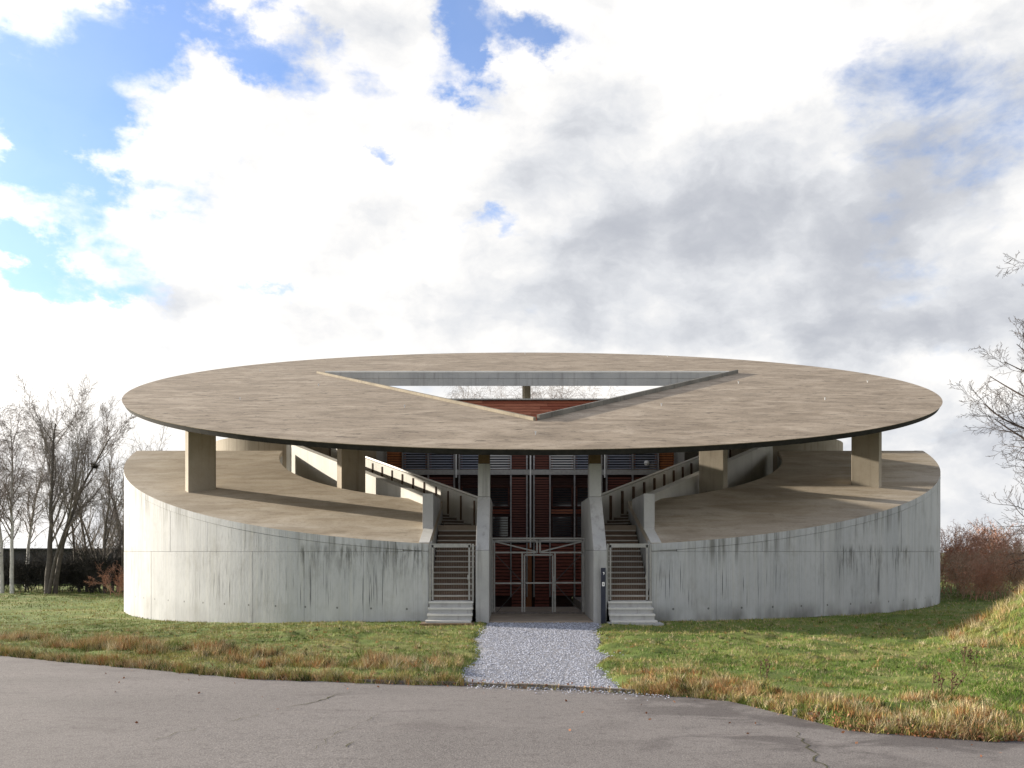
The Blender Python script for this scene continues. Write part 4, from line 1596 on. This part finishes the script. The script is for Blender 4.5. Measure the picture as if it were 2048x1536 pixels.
def pick(n, w):
    pal = np.stack([DRY, RUST, PALE, YEL, GREEN, DARK])
    return pal[rng.choice(6, n, p=np.array(w) / sum(w))]


parts = []
# edge fringe hanging over the kerb
n = 1500
x = rng.uniform(-15, 12, n); y = road_edge(x) + np.abs(rng.normal(0, .16, n)) + .04
parts.append(tufts(x, y, rng.uniform(.09, .23, n), 34, pick(n, (3, 1.2, 1.8, 2.4, 1.6, 1.4))))
# brown heaps one to three metres in, left of the path
n = 1500
x = rng.uniform(-16, -.9, n); off = .9 + 2.2 * rng.random(n) + .04 * (-x)
ok = rng.random(n) < sstep(fbm(x * .8 + 3, off * .9 + 2, 3), .38, .56) * sstep(-x, .5, 4)
x = x[ok]; y = (road_edge(x) + off[ok]); n = len(x)
parts.append(tufts(x, y, rng.uniform(.14, .36, n), 52, pick(n, (3.2, 2.0, 2.2, 1.4, .6, 1.4))))
# right verge, a wide belt
n = 2100
x = rng.uniform(2.1, 13, n); off = 2.6 * rng.random(n) ** 1.3
ok = rng.random(n) < sstep(fbm(x * .9 + 13, off * 1.2 + 2, 3), .30, .52)
x = x[ok]; y = road_edge(x) + .05 + off[ok]; n = len(x)
parts.append(tufts(x, y, rng.uniform(.09, .22, n), 44, pick(n, (3, 2.2, 2.2, 1.6, .9, .6))))
# the bank
n = 2600
x = rng.uniform(8.6, 20, n); y = rng.uniform(15.8, 27, n)
hm = ground_h(x, y)
ok = hm > .22
x, y = x[ok], y[ok]; n = len(x)
parts.append(tufts(x, y, rng.uniform(.12, .32, n), 46, pick(n, (2.6, 1.5, 2.6, 2.2, 1.6, .4))))
# scattered tussocks over the lawn
n = 2600
x = rng.uniform(-20, 16, n); y = rng.uniform(15, 31, n)
ok = lawn_ok(x, y) & (np.abs(x) < y * .64 + 1)
x, y = x[ok], y[ok]; n = len(x)
parts.append(tufts(x, y, rng.uniform(.05, .14, n), 28, pick(n, (2.6, 1.0, 2.4, 2.4, 1.6, 2.6))))
V = np.concatenate([p[0] for p in parts]); k = 0; T = []
for p in parts:
    T.append(p[1] + k); k += len(p[0])
tag(link('dead_grass', np_mesh('dead_grass', V, np.concatenate(T), 'grass_blade', np.concatenate([p[2] for p in parts]))), 'long dead grass tussocks along the road verge and bank', kind='stuff')

# fallen leaves on the verge at right and on the road edge
n = 960
x = np.concatenate([rng.uniform(4.2, 9, 620), rng.uniform(-9, 4, 280), rng.uniform(-8, 8, 60)]); y = road_edge(x) + np.abs(rng.normal(0, .22, n)) - .06
y[900:] -= rng.exponential(1.4, 60)
a = rng.normal(0, 1, (n, 3)) * (1, 1, .45); a /= np.linalg.norm(a, axis=1, keepdims=True)
b = np.cross(a, rng.normal(0, 1, (n, 3))); b /= np.linalg.norm(b, axis=1, keepdims=True)
c = np.stack([x, y, np.where(y < road_edge(x) - .02, .012 + 0 * x, np.maximum(ground_h(x, y), 0) + rng.uniform(.03, .09, n))], -1)
s = rng.uniform(.016, .034, (n, 1))
V = np.stack([c - a * s, c + b * s * .6, c + a * s, c - b * s * .6], 1).reshape(-1, 3)
tint = np.repeat(mixc(np.array([.19, .075, .04]), np.array([.36, .19, .11]), rng.random(n)), 4, 0)
tag(link('fallen_leaves', np_mesh('fallen_leaves', V, np.arange(4 * n).reshape(-1, 4), 'grass_blade', tint)), 'brown fallen leaves along the road verge', kind='stuff')

# dead flower stalks
def stalk_mesh(seed, h):
    r = np.random.default_rng(seed)
    paths = []
    for k in range(4):
        b = np.array([r.normal(0, .04), r.normal(0, .04), 0])
        t = b + np.array([r.normal(0, .09), r.normal(0, .09), h * r.uniform(.7, 1.05)])
        m = (b + t) / 2 + r.normal(0, .02, 3)
        paths.append((np.array([b, m, t]), np.array([.006, .005, .004])))
        for q in range(7):
            f = r.uniform(.55, 1.0); p = b + (t - b) * f
            d = r.normal(0, 1, 3); d[2] = abs(d[2]); d /= np.linalg.norm(d)
            paths.append((np.array([p, p + d * .02, p + d * .045]), np.array([.007, .011, .003])))
    V, T = tubes(paths, 5)
    return np_mesh('dead_plant', V, T, 'stalk_brown')


stm = [stalk_mesh(s_, h) for s_, h in ((1, .42), (2, .36))]
for i, (px, py, lab) in enumerate(((1876, 1412, 'brown dead dock stalks in the verge, left of two'), (1902, 1408, 'brown dead dock stalks in the verge, right of two'), (1932, 1288, 'dead seed head stalks on the left foot of the grassy bank'), (1950, 1272, 'dead seed head stalks higher on the left flank of the bank'), (1530, 1372, 'small dead stalks in the verge near the road bend'))):
    dd = EYE * F / (py - 1103)
    if py < 1300: dd = 18.6
    x = at_px(px, dd)
    o = link('dead_plant', stm[i % 2], None, (x, dd, float(ground_h(np.array(x), np.array(dd))) - .02), i * 1.7)
    tag(o, lab, 'plant', 'dead stalks in the grass')
